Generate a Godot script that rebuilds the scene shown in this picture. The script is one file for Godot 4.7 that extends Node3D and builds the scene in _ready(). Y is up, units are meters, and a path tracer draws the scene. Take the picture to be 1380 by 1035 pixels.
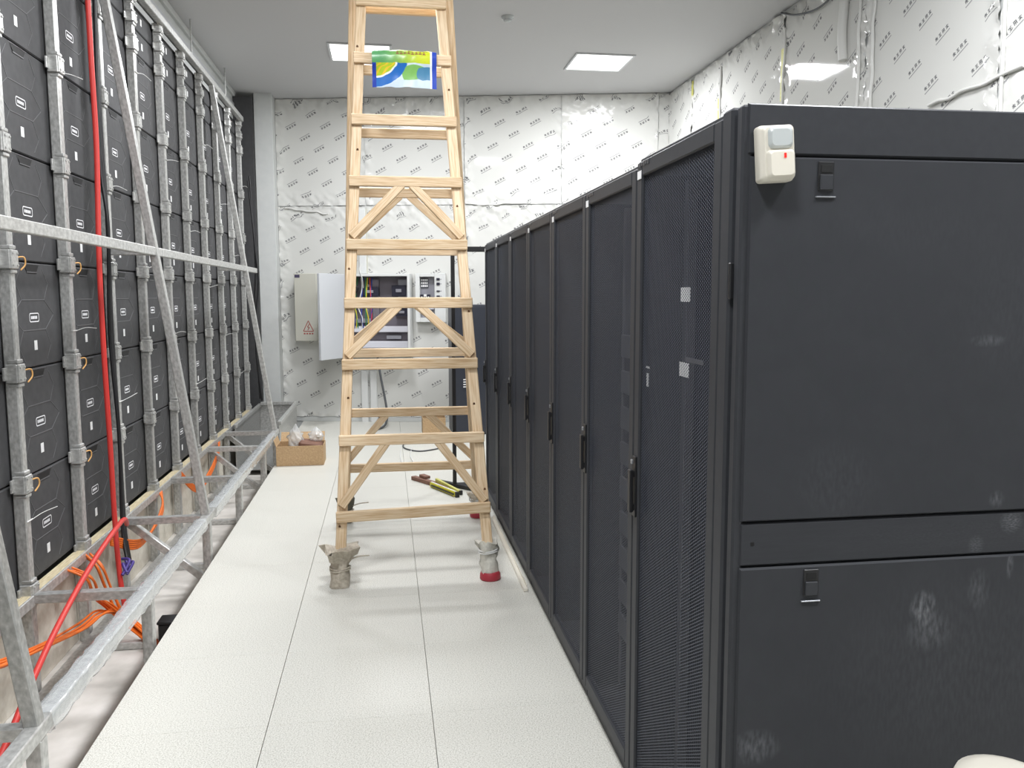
extends Node3D

# ---------------------------------------------------------------- helpers
var counts := {}
var mats := {}
var rng := RandomNumberGenerator.new()

func numbered(called: String) -> String:
	var n: int = counts.get(called, 0)
	counts[called] = n + 1
	return called if n == 0 else "%s_%03d" % [called, n]

func tag(o: Node, label: String, category: String, group := "") -> void:
	o.set_meta("label", label)
	o.set_meta("category", category)
	if group != "":
		o.set_meta("group", group)

func thing(called: String, at: Vector3, label: String, category: String, group := "") -> Node3D:
	var o := Node3D.new()
	o.name = numbered(called)
	add_child(o)
	o.position = at
	tag(o, label, category, group)
	return o

func setting(called: String) -> Node3D:
	var o := Node3D.new()
	o.name = called
	add_child(o)
	o.set_meta("kind", "structure")
	return o

func dup(o: Node3D, at: Vector3, turn: float) -> Node3D:
	var c: Node3D = o.duplicate()
	var stem := String(o.name)
	if stem.length() > 4 and stem.right(3).is_valid_int():
		stem = stem.left(-4)
	c.name = numbered(stem)
	add_child(c)
	c.position = at
	c.rotation.y = turn
	return c

# commits a SurfaceTool (in world coordinates, or in the frame T) as one named mesh
func obj(called: String, s: SurfaceTool, m: Material, parent: Node3D, T := Transform3D.IDENTITY) -> MeshInstance3D:
	return place(called, s.commit(), m, parent, T)

func place(called: String, mesh: Mesh, m: Material, parent: Node3D, T := Transform3D.IDENTITY) -> MeshInstance3D:
	var o := MeshInstance3D.new()
	o.mesh = mesh
	o.material_override = m
	o.name = called
	o.cast_shadow = GeometryInstance3D.SHADOW_CASTING_SETTING_ON
	parent.add_child(o, true)
	o.global_transform = T
	return o

# the same in the parent's own frame
func local(called: String, s: SurfaceTool, m: Material, parent: Node3D, T := Transform3D.IDENTITY) -> MeshInstance3D:
	var o := place(called, s.commit(), m, parent)
	o.transform = T
	return o

func begin() -> SurfaceTool:
	var s := SurfaceTool.new()
	s.begin(Mesh.PRIMITIVE_TRIANGLES)
	return s

func tri(s: SurfaceTool, a: Vector3, b: Vector3, c: Vector3, n: Vector3) -> void:
	if (c - a).cross(b - a).dot(n) < 0.0:
		var t := b
		b = c
		c = t
	for p: Vector3 in [a, b, c]:
		s.set_normal(n)
		s.add_vertex(p)

func quad(s: SurfaceTool, a: Vector3, b: Vector3, c: Vector3, d: Vector3, out: Vector3) -> void:
	var n := (c - a).cross(d - b)
	if n.length_squared() < 1e-16:
		return
	n = n.normalized()
	if n.dot(out) < 0.0:
		n = -n
	tri(s, a, b, c, n)
	tri(s, a, c, d, n)

# chamfered box in frame T
func box(s: SurfaceTool, T: Transform3D, size: Vector3, e := 0.003) -> void:
	var h := size * 0.5
	e = minf(e, minf(h.x, minf(h.y, h.z)) * 0.45)
	var axes := [Vector3.RIGHT, Vector3.UP, Vector3.BACK]
	for i in 3:
		var u: int = (i + 1) % 3
		var v: int = (i + 2) % 3
		var au: Vector3 = axes[u] * (h[u] - e)
		var av: Vector3 = axes[v] * (h[v] - e)
		for sg: float in [-1.0, 1.0]:
			var c: Vector3 = axes[i] * h[i] * sg
			quad(s, T * (c - au - av), T * (c + au - av), T * (c + au + av), T * (c - au + av), T.basis * (axes[i] * sg))
		# edges parallel to axis i
		for su: float in [-1.0, 1.0]:
			for sv: float in [-1.0, 1.0]:
				var l: Vector3 = axes[i] * (h[i] - e)
				var p: Vector3 = axes[u] * h[u] * su + axes[v] * (h[v] - e) * sv
				var q: Vector3 = axes[u] * (h[u] - e) * su + axes[v] * h[v] * sv
				quad(s, T * (p - l), T * (p + l), T * (q + l), T * (q - l), T.basis * (axes[u] * su + axes[v] * sv))
	for sx: float in [-1.0, 1.0]:
		for sy: float in [-1.0, 1.0]:
			for sz: float in [-1.0, 1.0]:
				var n := Vector3(sx, sy, sz)
				var a := Vector3(h.x, h.y - e, h.z - e) * n
				var b := Vector3(h.x - e, h.y, h.z - e) * n
				var c := Vector3(h.x - e, h.y - e, h.z) * n
				tri(s, T * a, T * b, T * c, (T.basis * n).normalized())

func at(x: float, y: float, z: float) -> Transform3D:
	return Transform3D(Basis.IDENTITY, Vector3(x, y, z))

func lohi(s: SurfaceTool, lo: Vector3, hi: Vector3, e := 0.003) -> void:
	box(s, Transform3D(Basis.IDENTITY, (lo + hi) * 0.5), (hi - lo).abs(), e)

func slab(called: String, lo: Vector3, hi: Vector3, m: Material, parent: Node3D, e := 0.003) -> MeshInstance3D:
	var s := begin()
	box(s, Transform3D.IDENTITY, (hi - lo).abs(), e)
	return obj(called, s, m, parent, Transform3D(Basis.IDENTITY, (lo + hi) * 0.5))

func frame_of(a: Vector3, b: Vector3, up: Vector3) -> Transform3D:
	var x := (b - a).normalized()
	var z := x.cross(up).normalized()
	var y := z.cross(x).normalized()
	return Transform3D(Basis(x, y, z), (a + b) * 0.5)

# a straight member from a to b: its local x runs along it; h is measured along up
func bar(called: String, a: Vector3, b: Vector3, h: float, w: float, up: Vector3, m: Material, parent: Node3D, e := 0.003) -> MeshInstance3D:
	var s := begin()
	box(s, Transform3D.IDENTITY, Vector3(a.distance_to(b), h, w), e)
	return obj(called, s, m, parent, frame_of(a, b, up))

func barst(s: SurfaceTool, a: Vector3, b: Vector3, h: float, w: float, up: Vector3, e := 0.001) -> void:
	box(s, frame_of(a, b, up), Vector3(a.distance_to(b), h, w), e)

func smooth(pts: Array, n := 6) -> Array:
	var out := []
	for i in pts.size() - 1:
		var p0: Vector3 = pts[maxi(i - 1, 0)]
		var p1: Vector3 = pts[i]
		var p2: Vector3 = pts[i + 1]
		var p3: Vector3 = pts[mini(i + 2, pts.size() - 1)]
		for k in n:
			out.append(p1.cubic_interpolate(p2, p0, p3, float(k) / n))
	out.append(pts[-1])
	return out

func tube(s: SurfaceTool, pts: Array, r: float, sides := 8) -> void:
	var rings := []
	var t0: Vector3 = (pts[1] - pts[0]).normalized()
	var nrm := t0.cross(Vector3.UP if absf(t0.y) < 0.9 else Vector3.RIGHT).normalized()
	for i in pts.size():
		var t: Vector3 = (pts[mini(i + 1, pts.size() - 1)] - pts[maxi(i - 1, 0)]).normalized()
		nrm = (nrm - t * nrm.dot(t)).normalized()
		var bi := t.cross(nrm)
		var ring := []
		for k in sides:
			var a := TAU * k / sides
			ring.append(pts[i] + (nrm * cos(a) + bi * sin(a)) * r)
		rings.append(ring)
	loft(s, rings)

# joins rings of equal size; smooth normals; both ends capped
func loft(s: SurfaceTool, rings: Array, caps := true) -> void:
	var n: int = rings[0].size()
	var mid := []
	for ring: Array in rings:
		var c := Vector3.ZERO
		for p: Vector3 in ring:
			c += p
		mid.append(c / n)
	var nor := []
	for i in rings.size():
		var row := []
		for k in n:
			var along: Vector3 = rings[mini(i + 1, rings.size() - 1)][k] - rings[maxi(i - 1, 0)][k]
			var round: Vector3 = rings[i][(k + 1) % n] - rings[i][(k + n - 1) % n]
			var v := along.cross(round).normalized()
			if v.dot(rings[i][k] - mid[i]) < 0.0:
				v = -v
			row.append(v)
		nor.append(row)
	for i in rings.size() - 1:
		for k in n:
			var k2 := (k + 1) % n
			var q := [[i, k], [i, k2], [i + 1, k2], [i, k], [i + 1, k2], [i + 1, k]]
			var fa: Vector3 = rings[i][k]
			var fn: Vector3 = (rings[i + 1][k2] - fa).cross(rings[i][k2] - fa)
			if fn.dot(nor[i][k]) < 0.0:
				q = [[i, k], [i + 1, k2], [i, k2], [i, k], [i + 1, k], [i + 1, k2]]
			for e: Array in q:
				s.set_normal(nor[e[0]][e[1]])
				s.add_vertex(rings[e[0]][e[1]])
	if caps:
		for e: int in [0, rings.size() - 1]:
			var out: Vector3 = mid[e] - mid[1 if e == 0 else e - 1]
			if out.length() < 1e-6:
				continue
			for k in n:
				tri(s, mid[e], rings[e][k], rings[e][(k + 1) % n], out.normalized())

func lathe(s: SurfaceTool, c: Vector3, prof: Array, sides := 20) -> void:
	var rings := []
	for p: Vector2 in prof:
		var ring := []
		for k in sides:
			var a := TAU * k / sides
			ring.append(c + Vector3(cos(a) * p.x, p.y, sin(a) * p.x))
		rings.append(ring)
	loft(s, rings)

# ---------------------------------------------------------------- materials
func paint(called: String, c: Color, rough := 0.5, metal := 0.0, spec := 0.5) -> StandardMaterial3D:
	if mats.has(called):
		return mats[called]
	var m := StandardMaterial3D.new()
	m.albedo_color = c
	m.roughness = rough
	m.metallic = metal
	m.metallic_specular = spec
	mats[called] = m
	return m

func noise(freq: float, sd: int, oct := 4, kind := FastNoiseLite.TYPE_SIMPLEX_SMOOTH) -> FastNoiseLite:
	var n := FastNoiseLite.new()
	n.seed = sd
	n.frequency = freq
	n.noise_type = kind
	n.fractal_octaves = oct
	return n

func noise_tex(freq: float, sd: int, stops: Array, px := 512, oct := 4, kind := FastNoiseLite.TYPE_SIMPLEX_SMOOTH) -> NoiseTexture2D:
	var t := NoiseTexture2D.new()
	t.width = px
	t.height = px
	t.seamless = true
	t.noise = noise(freq, sd, oct, kind)
	var g := Gradient.new()
	var offs := PackedFloat32Array()
	var cols := PackedColorArray()
	for e: Array in stops:
		offs.append(e[0])
		cols.append(e[1])
	g.offsets = offs
	g.colors = cols
	t.color_ramp = g
	return t

func bump_tex(freq: float, sd: int, strength: float, px := 512, oct := 4) -> NoiseTexture2D:
	var t := NoiseTexture2D.new()
	t.width = px
	t.height = px
	t.seamless = true
	t.as_normal_map = true
	t.bump_strength = strength
	t.noise = noise(freq, sd, oct)
	return t

func grained(called: String, tex: Texture2D, scale: Vector3, rough := 0.6, metal := 0.0, world := false) -> StandardMaterial3D:
	if mats.has(called):
		return mats[called]
	var m := paint(called, Color.WHITE, rough, metal)
	m.albedo_texture = tex
	m.uv1_triplanar = true
	m.uv1_world_triplanar = world
	m.uv1_scale = scale
	return m

func dot(img: Image, x: int, y: int, c: Color) -> void:
	img.set_pixel(posmod(x, img.get_width()), posmod(y, img.get_height()), c)

func stroke(img: Image, a: Vector2, b: Vector2, w: float, c: Color) -> void:
	var n := int(a.distance_to(b) / 1.0) + 1
	var r := int(ceil(w * 0.5))
	for i in n + 1:
		var p := a.lerp(b, float(i) / n)
		for dy in range(-r, r + 1):
			for dx in range(-r, r + 1):
				if dx * dx + dy * dy <= w * w * 0.25:
					dot(img, int(p.x) + dx, int(p.y) + dy, c)

# printed protective film: slanted labels of four bold characters above a line of small print
func film_image() -> ImageTexture:
	var img := Image.create(640, 1024, false, Image.FORMAT_RGB8)
	img.fill(Color(0.822, 0.822, 0.806))
	var ink := Color(0.42, 0.42, 0.43)
	var pale := Color(0.57, 0.57, 0.575)
	var glyphs := [
		[[-1, -0.5, 1, -0.5], [-0.8, 0.9, -0.2, -1], [0, -1, 0.1, 1], [0.1, 0.1, 1, 0.9], [-0.9, 0.2, 0.9, 0.1]],
		[[-0.9, -0.8, 0.9, -0.8], [0, -0.8, 0, 1], [-0.7, 0.1, 0.7, 0.1], [-1, 1, 1, 1]],
		[[-0.8, -1, -0.8, 1], [-0.8, -1, 0.8, -1], [0.8, -1, 0.8, 1], [-0.8, 0, 0.8, 0], [0, -1, 0, 1]],
		[[-1, -0.6, 1, -0.6], [0, -1, 0, 1], [-0.9, 1, 0, 0.1], [0.9, 1, 0, 0.1], [-0.6, 0.2, 0.6, 0.2]]]
	var ang := deg_to_rad(-27.0)
	var ux := Vector2(cos(ang), sin(ang))
	var uy := Vector2(-sin(ang), cos(ang))
	for r in 5:
		var c := Vector2(fposmod(0.4 * r, 1.0) * 640.0 + 120.0, (r + 0.5) * 204.8)
		for g in 4:
			var gc := c + ux * (g - 1.5) * 52.0 - uy * 20.0
			for e: Array in glyphs[g]:
				stroke(img, gc + ux * e[0] * 16.0 + uy * e[1] * 16.0, gc + ux * e[2] * 16.0 + uy * e[3] * 16.0, 7.0, ink)
		var x := -104.0
		while x < 104.0:
			stroke(img, c + ux * x + uy * 22.0, c + ux * (x + 7.0) + uy * 22.0, 9.0, pale)
			stroke(img, c + ux * x + uy * 17.0, c + ux * (x + 3.0) + uy * 29.0, 3.0, pale)
			x += 13.0
	img.generate_mipmaps()
	return ImageTexture.create_from_image(img)

func pack_image() -> ImageTexture:
	var w := 256
	var h := 256
	var img := Image.create(w, h, false, Image.FORMAT_RGB8)
	for y in h:
		for x in w:
			var u := x / 255.0
			var v := y / 255.0
			var c := Color(0.80, 0.86, 0.90)
			if v < 0.46:
				c = Color(0.36, 0.62, 0.40).lerp(Color(0.80, 0.84, 0.20), smoothstep(0.1, 0.85, u))
				if v < 0.05:
					c = Color(0.88, 0.90, 0.72)
			else:
				var t := (v - 0.46) / 0.54
				var d1 := Vector2((u - 0.66) * 2.1, t - 0.5).length()
				if d1 < 0.42:
					c = Color(0.50, 0.72, 0.38)
				if Vector2((u - 0.86) * 2.1, t - 0.55).length() < 0.36:
					c = Color(0.30, 0.52, 0.66)
				if t > 0.72:
					c = Color(0.78, 0.84, 0.92)
				var arc := Vector2((u - 0.05) * 2.0, t).length()
				if arc < 0.98:
					c = Color(0.13, 0.42, 0.74)
				if arc < 0.68:
					c = Color(0.93, 0.94, 0.90)
				if arc < 0.62:
					c = Color(0.70, 0.78, 0.16) if fposmod(u * 9.0 + t * 3.0, 1.0) > 0.35 else Color(0.90, 0.76, 0.20)
				if u < 0.06:
					c = Color(0.16, 0.26, 0.66)
			if u > 0.93:
				c = Color(0.16, 0.28, 0.70)
			elif u > 0.90:
				c = Color(0.92, 0.94, 0.95)
			img.set_pixel(x, y, c)
	var ink := Color(0.55, 0.36, 0.26)
	for k in 8:
		var x0 := 96.0 + k * 15.0
		for e: Array in [[0, 0, 9, 0], [4, -8, 4, 22], [0, 12, 10, 12], [0, 22, 4, 12], [4, 12, 10, 22]]:
			stroke(img, Vector2(x0 + e[0], 40 + e[1]), Vector2(x0 + e[2], 40 + e[3]), 3.0, ink)
	stroke(img, Vector2(214, 26), Vector2(219, 30), 6.0, Color(0.12, 0.2, 0.14))
	return ImageTexture.create_from_image(img)

# painted steel with the handling marks seen on the end panel (chalky rubs and scratches)
func marked_panel(called: String, sd: int, rubs: Array) -> StandardMaterial3D:
	var w := 512
	var img := Image.create(w, w, false, Image.FORMAT_RGB8)
	var base := Color(0.225, 0.230, 0.245)
	var fine := noise(0.05, sd, 5)
	var broad := noise(0.012, sd + 1, 3)
	for y in w:
		for x in w:
			var v := 0.005 * fine.get_noise_2d(x, y * 0.5) + 0.006 * broad.get_noise_2d(x, y)
			for r: Array in rubs:
				var dx: float = (x / 511.0 - r[0]) / r[2]
				var dy: float = (y / 511.0 - r[1]) / r[3]
				var q := dx * dx + dy * dy
				if q < 1.0:
					var g := fine.get_noise_2d(x * 4.0 + r[0] * 900.0, y * 0.9) + 0.45
					v += r[4] * (1.0 - q) * clampf(g, 0.0, 1.0)
			img.set_pixel(x, y, Color(base.r + v, base.g + v, base.b + v))
	var m := paint(called, Color.WHITE, 0.5, 0.0, 0.28)
	m.albedo_texture = ImageTexture.create_from_image(img)
	return m

# ---------------------------------------------------------------- dimensions read from the photograph
const ZB := -10.35      # back wall fittings are laid out on a plane here, then turned onto the wall, which stands askew
const ZK := -11.5       # far end of floor and ceiling
const WU := Vector3(0.9786, 0, 0.2059)   # along the back wall
const WN := Vector3(-0.2059, 0, 0.9786)  # out of the back wall
const W0 := Vector3(0, 0, -10.72)
const XR := 3.45        # wall behind the racks
const CH := 4.04        # ceiling
const XE := -1.076      # edge of the raised floor
const YT := -0.25       # bottom of the trench
const RX := 0.755       # fronts of the racks
const PW := 0.651       # rack pitch
const CW := 0.691       # display cabinet pitch
const CHH := 0.501
const CY0 := 0.268      # lower edge of the lowest cabinets
const CZ0 := 3.972

# layout plane at ZB -> the askew back wall
func wallframe() -> Transform3D:
	var k := 1.045
	var b := Basis(WU * k, Vector3.UP * k, WN * k)
	return Transform3D(b, Vector3(W0.x, 1.61, W0.z)) * Transform3D(Basis.IDENTITY, Vector3(0, -1.61, -ZB))

func hang(t: Node3D) -> void:
	t.global_transform = wallframe() * t.global_transform

func post_z(k: float) -> float:
	return -(CZ0 + CW * k)

func _ready() -> void:
	rng.seed = 7
	# camera
	var cam := Camera3D.new()
	cam.name = "camera"
	add_child(cam)
	var yaw := 0.1497
	var pitch := -0.1063
	var roll := -0.0025
	var fwd := Vector3(sin(yaw) * cos(pitch), sin(pitch), -cos(yaw) * cos(pitch))
	var right := Vector3(cos(yaw), 0, sin(yaw))
	var up := right.cross(fwd)
	cam.global_transform = Transform3D(Basis(right * cos(roll) + up * sin(roll), up * cos(roll) - right * sin(roll), -fwd), Vector3(0, 1.61, 0))
	cam.fov = rad_to_deg(2.0 * atan(517.5 / 1123.5))
	cam.near = 0.05
	cam.current = true
	# environment: a closed room, so the sky outside stays dark
	var we := WorldEnvironment.new()
	we.name = "environment"
	var env := Environment.new()
	env.background_mode = Environment.BG_COLOR
	env.background_color = Color.BLACK
	env.tonemap_mode = Environment.TONE_MAPPER_LINEAR
	env.tonemap_exposure = 1.0
	env.sdfgi_enabled = true
	env.ssao_enabled = true
	env.ssil_enabled = true
	we.environment = env
	add_child(we)
	make_materials()
	# ceiling panels light the room
	for e: Array in [[-0.205, -8.82], [2.26, -8.82], [-0.205, -5.7], [-0.205, -3.0], [2.26, -3.4], [-0.205, -0.4], [2.26, -0.8]]:
		ceiling_light(e[0], e[1])
	room()
	raised_floor()
	racks()
	video_wall()
	support_frame()
	ladder()
	back_wall_fittings()
	loose_things()

const LIGHT_ENERGY := 8.4

func ceiling_light(x: float, z: float) -> void:
	var seen := z < -8.0
	var label := ("square white ceiling light panel in the line over the aisle" if x < 0.0 else "square white ceiling light panel in the line over the racks")
	if seen:
		label = "square glowing ceiling panel above the wooden ladder" if x < 0.0 else "square glowing ceiling panel above the row of black racks"
	var t := thing("ceiling_light", Vector3(x, CH, z), label, "ceiling light", "" if seen else "ceiling panels over the aisle" if x < 0.0 else "ceiling panels over the racks")
	var s := begin()
	for e: float in [-1.0, 1.0]:
		lohi(s, Vector3(x - 0.31, CH - 0.014, z + e * 0.298 - 0.012), Vector3(x + 0.31, CH - 0.001, z + e * 0.298 + 0.012), 0.002)
		lohi(s, Vector3(x + e * 0.298 - 0.012, CH - 0.014, z - 0.286), Vector3(x + e * 0.298 + 0.012, CH - 0.001, z + 0.286), 0.002)
	obj("frame", s, mats.alu, t)
	slab("diffuser", Vector3(x - 0.286, CH - 0.008, z - 0.286), Vector3(x + 0.286, CH - 0.001, z + 0.286), mats.glow, t, 0.001)
	var l := AreaLight3D.new()
	l.name = "light"
	t.add_child(l)
	l.area_size = Vector2(0.57, 0.57)
	l.light_energy = LIGHT_ENERGY
	l.light_color = Color(0.978, 0.985, 0.998)
	l.area_range = 20.0
	l.area_attenuation = 2.0
	l.shadow_enabled = true
	l.global_transform = Transform3D(Basis(Vector3.RIGHT, -PI / 2), Vector3(x, CH - 0.018, z))

func make_materials() -> void:
	paint("alu", Color(0.80, 0.81, 0.82), 0.4, 0.3)
	var g := paint("glow", Color(0.95, 0.95, 0.95), 0.5)
	g.emission_enabled = true
	g.emission = Color(1, 0.99, 0.97)
	g.emission_energy_multiplier = 3.0
	paint("ceiling", Color(0.775, 0.775, 0.78), 0.9)
	grained("plaster", noise_tex(0.02, 4, [[0.0, Color(0.775, 0.785, 0.78)], [1.0, Color(0.805, 0.812, 0.805)]]), Vector3.ONE * 0.7, 0.6, 0.0, true)
	grained("concrete", noise_tex(0.012, 5, [[0.0, Color(0.66, 0.645, 0.62)], [0.5, Color(0.75, 0.735, 0.71)], [1.0, Color(0.83, 0.815, 0.795)]], 512, 5), Vector3.ONE * 0.5, 0.85, 0.0, true)
	# speckled anti-static tiles
	for k in 3:
		var lift := 0.004 * (k - 1)
		var m := grained("tile%d" % k, noise_tex(0.16, 20 + k, [[0.0, Color(0.58 + lift, 0.575 + lift, 0.54 + lift)], [0.36, Color(0.78 + lift, 0.775 + lift, 0.74 + lift)], [0.6, Color(0.845 + lift, 0.84 + lift, 0.81 + lift)], [1.0, Color(0.90 + lift, 0.90 + lift, 0.88 + lift)]], 512, 3), Vector3.ONE * 1.7, 0.42, 0.0, true)
		m.metallic_specular = 0.45
	var film := paint("film", Color.WHITE, 0.06, 0.0, 0.22)
	film.albedo_texture = film_image()
	film.texture_filter = BaseMaterial3D.TEXTURE_FILTER_LINEAR_WITH_MIPMAPS_ANISOTROPIC
	paint("plain_film", Color(0.83, 0.83, 0.815), 0.3, 0.0, 0.3)
	grained("tape", noise_tex(0.02, 8, [[0.0, Color(0.74, 0.73, 0.36)], [1.0, Color(0.84, 0.83, 0.52)]]), Vector3.ONE * 4.0, 0.5)
	# racks
	grained("rack", noise_tex(0.03, 9, [[0.0, Color(0.220, 0.225, 0.240)], [1.0, Color(0.235, 0.240, 0.255)]]), Vector3.ONE * 2.0, 0.46).metallic_specular = 0.3
	paint("mesh", Color(0.325, 0.34, 0.38), 0.45, 0.0, 0.3)
	paint("rack_inside", Color(0.07, 0.07, 0.075), 0.7)
	paint("rack_rail", Color(0.30, 0.30, 0.31), 0.4)
	paint("black_plastic", Color(0.11, 0.11, 0.12), 0.42)
	paint("black_hole", Color(0.03, 0.03, 0.035), 0.7)
	paint("steel_edge", Color(0.62, 0.63, 0.65), 0.35, 0.6)
	paint("sticker", Color(0.90, 0.90, 0.90), 0.5)
	paint("cream", Color(0.88, 0.86, 0.81), 0.38)
	paint("lens", Color(0.74, 0.76, 0.76), 0.22)
	var red := paint("led_red", Color(0.9, 0.15, 0.12), 0.4)
	red.emission_enabled = true
	red.emission = Color(1.0, 0.12, 0.1)
	red.emission_energy_multiplier = 0.7
	# display cabinets
	grained("cabinet", noise_tex(0.02, 10, [[0.0, Color(0.285, 0.285, 0.29)], [1.0, Color(0.315, 0.315, 0.32)]]), Vector3.ONE * 1.3, 0.55).metallic_specular = 0.2
	paint("cabinet_ridge", Color(0.37, 0.37, 0.375), 0.45, 0.0, 0.3)
	paint("badge", Color(0.93, 0.93, 0.94), 0.5)
	# galvanised steel
	for k in 3:
		var d := 0.03 * (k - 1)
		var gm := grained("galv%d" % k, noise_tex(0.02, 30 + k, [[0.0, Color(0.63 + d, 0.63 + d, 0.62 + d)], [0.45, Color(0.72 + d, 0.72 + d, 0.71 + d)], [0.7, Color(0.765 + d, 0.765 + d, 0.755 + d)], [1.0, Color(0.84, 0.84, 0.83)]], 512, 4), Vector3(2.6, 4.0, 4.0), 0.36, 0.5)
		gm.metallic_specular = 0.55
	var wrap := paint("wrap", Color(0.93, 0.95, 0.96, 0.30), 0.12)
	wrap.transparency = BaseMaterial3D.TRANSPARENCY_ALPHA
	var bag := paint("bag", Color(0.93, 0.94, 0.94, 0.42), 0.18)
	bag.transparency = BaseMaterial3D.TRANSPARENCY_ALPHA
	# wood
	for k in 4:
		var d: float = [0.0, -0.03, 0.03, -0.015][k]
		grained("pine%d" % k, noise_tex(0.018, 40 + k, [[0.0, Color(0.74 + d, 0.61 + d, 0.46 + d)], [0.4, Color(0.83 + d, 0.725 + d, 0.585 + d)], [0.62, Color(0.86 + d, 0.765 + d, 0.635 + d)], [0.9, Color(0.89 + d, 0.81 + d, 0.69 + d)], [1.0, Color(0.78 + d, 0.65 + d, 0.50 + d)]], 512, 3), Vector3(0.5, 8.0, 8.0), 0.6)
	paint("knot", Color(0.42, 0.29, 0.18), 0.6)
	grained("timber", noise_tex(0.02, 50, [[0.0, Color(0.70, 0.64, 0.50)], [1.0, Color(0.85, 0.81, 0.70)]]), Vector3(1.0, 8.0, 8.0), 0.6)
	grained("board", noise_tex(0.02, 55, [[0.0, Color(0.83, 0.80, 0.74)], [1.0, Color(0.90, 0.88, 0.83)]]), Vector3.ONE * 2.0, 0.6)
	grained("cardboard", noise_tex(0.03, 51, [[0.0, Color(0.66, 0.54, 0.40)], [1.0, Color(0.77, 0.66, 0.51)]]), Vector3(3.0, 3.0, 3.0), 0.75)
	grained("brown_wood", noise_tex(0.03, 52, [[0.0, Color(0.42, 0.29, 0.24)], [1.0, Color(0.56, 0.42, 0.35)]]), Vector3(1.0, 8.0, 8.0), 0.7)
	grained("rag", noise_tex(0.03, 53, [[0.0, Color(0.62, 0.58, 0.52)], [1.0, Color(0.83, 0.80, 0.74)]]), Vector3.ONE * 3.0, 0.6)
	grained("white_rag", noise_tex(0.03, 54, [[0.0, Color(0.72, 0.71, 0.67)], [1.0, Color(0.88, 0.87, 0.83)]]), Vector3.ONE * 3.0, 0.5)
	paint("dark_rag", Color(0.36, 0.35, 0.30), 0.7)
	paint("red_plastic", Color(0.66, 0.20, 0.25), 0.45)
	paint("red_cable", Color(0.80, 0.23, 0.21), 0.42)
	paint("orange_cable", Color(0.88, 0.43, 0.12), 0.42)
	paint("black_cable", Color(0.10, 0.10, 0.11), 0.45)
	paint("tan_wire", Color(0.86, 0.66, 0.40), 0.45)
	paint("grey_cable", Color(0.30, 0.31, 0.32), 0.5)
	paint("purple_cable", Color(0.26, 0.20, 0.50), 0.45)
	paint("white_cable", Color(0.86, 0.86, 0.85), 0.45)
	paint("blue_cable", Color(0.14, 0.22, 0.56), 0.45)
	paint("yellow_cable", Color(0.80, 0.74, 0.16), 0.45)
	paint("green_cable", Color(0.20, 0.50, 0.30), 0.45)
	paint("box_beige", Color(0.78, 0.775, 0.73), 0.4)
	paint("box_white", Color(0.84, 0.845, 0.84), 0.35)
	paint("door_inside", Color(0.76, 0.77, 0.785), 0.38)
	paint("breaker", Color(0.14, 0.14, 0.20), 0.45)
	paint("breaker_grey", Color(0.55, 0.55, 0.58), 0.45)
	paint("duct", Color(0.80, 0.80, 0.83), 0.4)
	paint("back_plate", Color(0.42, 0.40, 0.43), 0.5)
	paint("warning", Color(0.66, 0.36, 0.33), 0.5)
	paint("purple_label", Color(0.30, 0.28, 0.38), 0.5)
	paint("navy", Color(0.17, 0.185, 0.225), 0.4)
	paint("yellow_tool", Color(0.80, 0.77, 0.20), 0.4)
	var pk := paint("pack", Color.WHITE, 0.3)
	pk.albedo_texture = pack_image()

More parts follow.
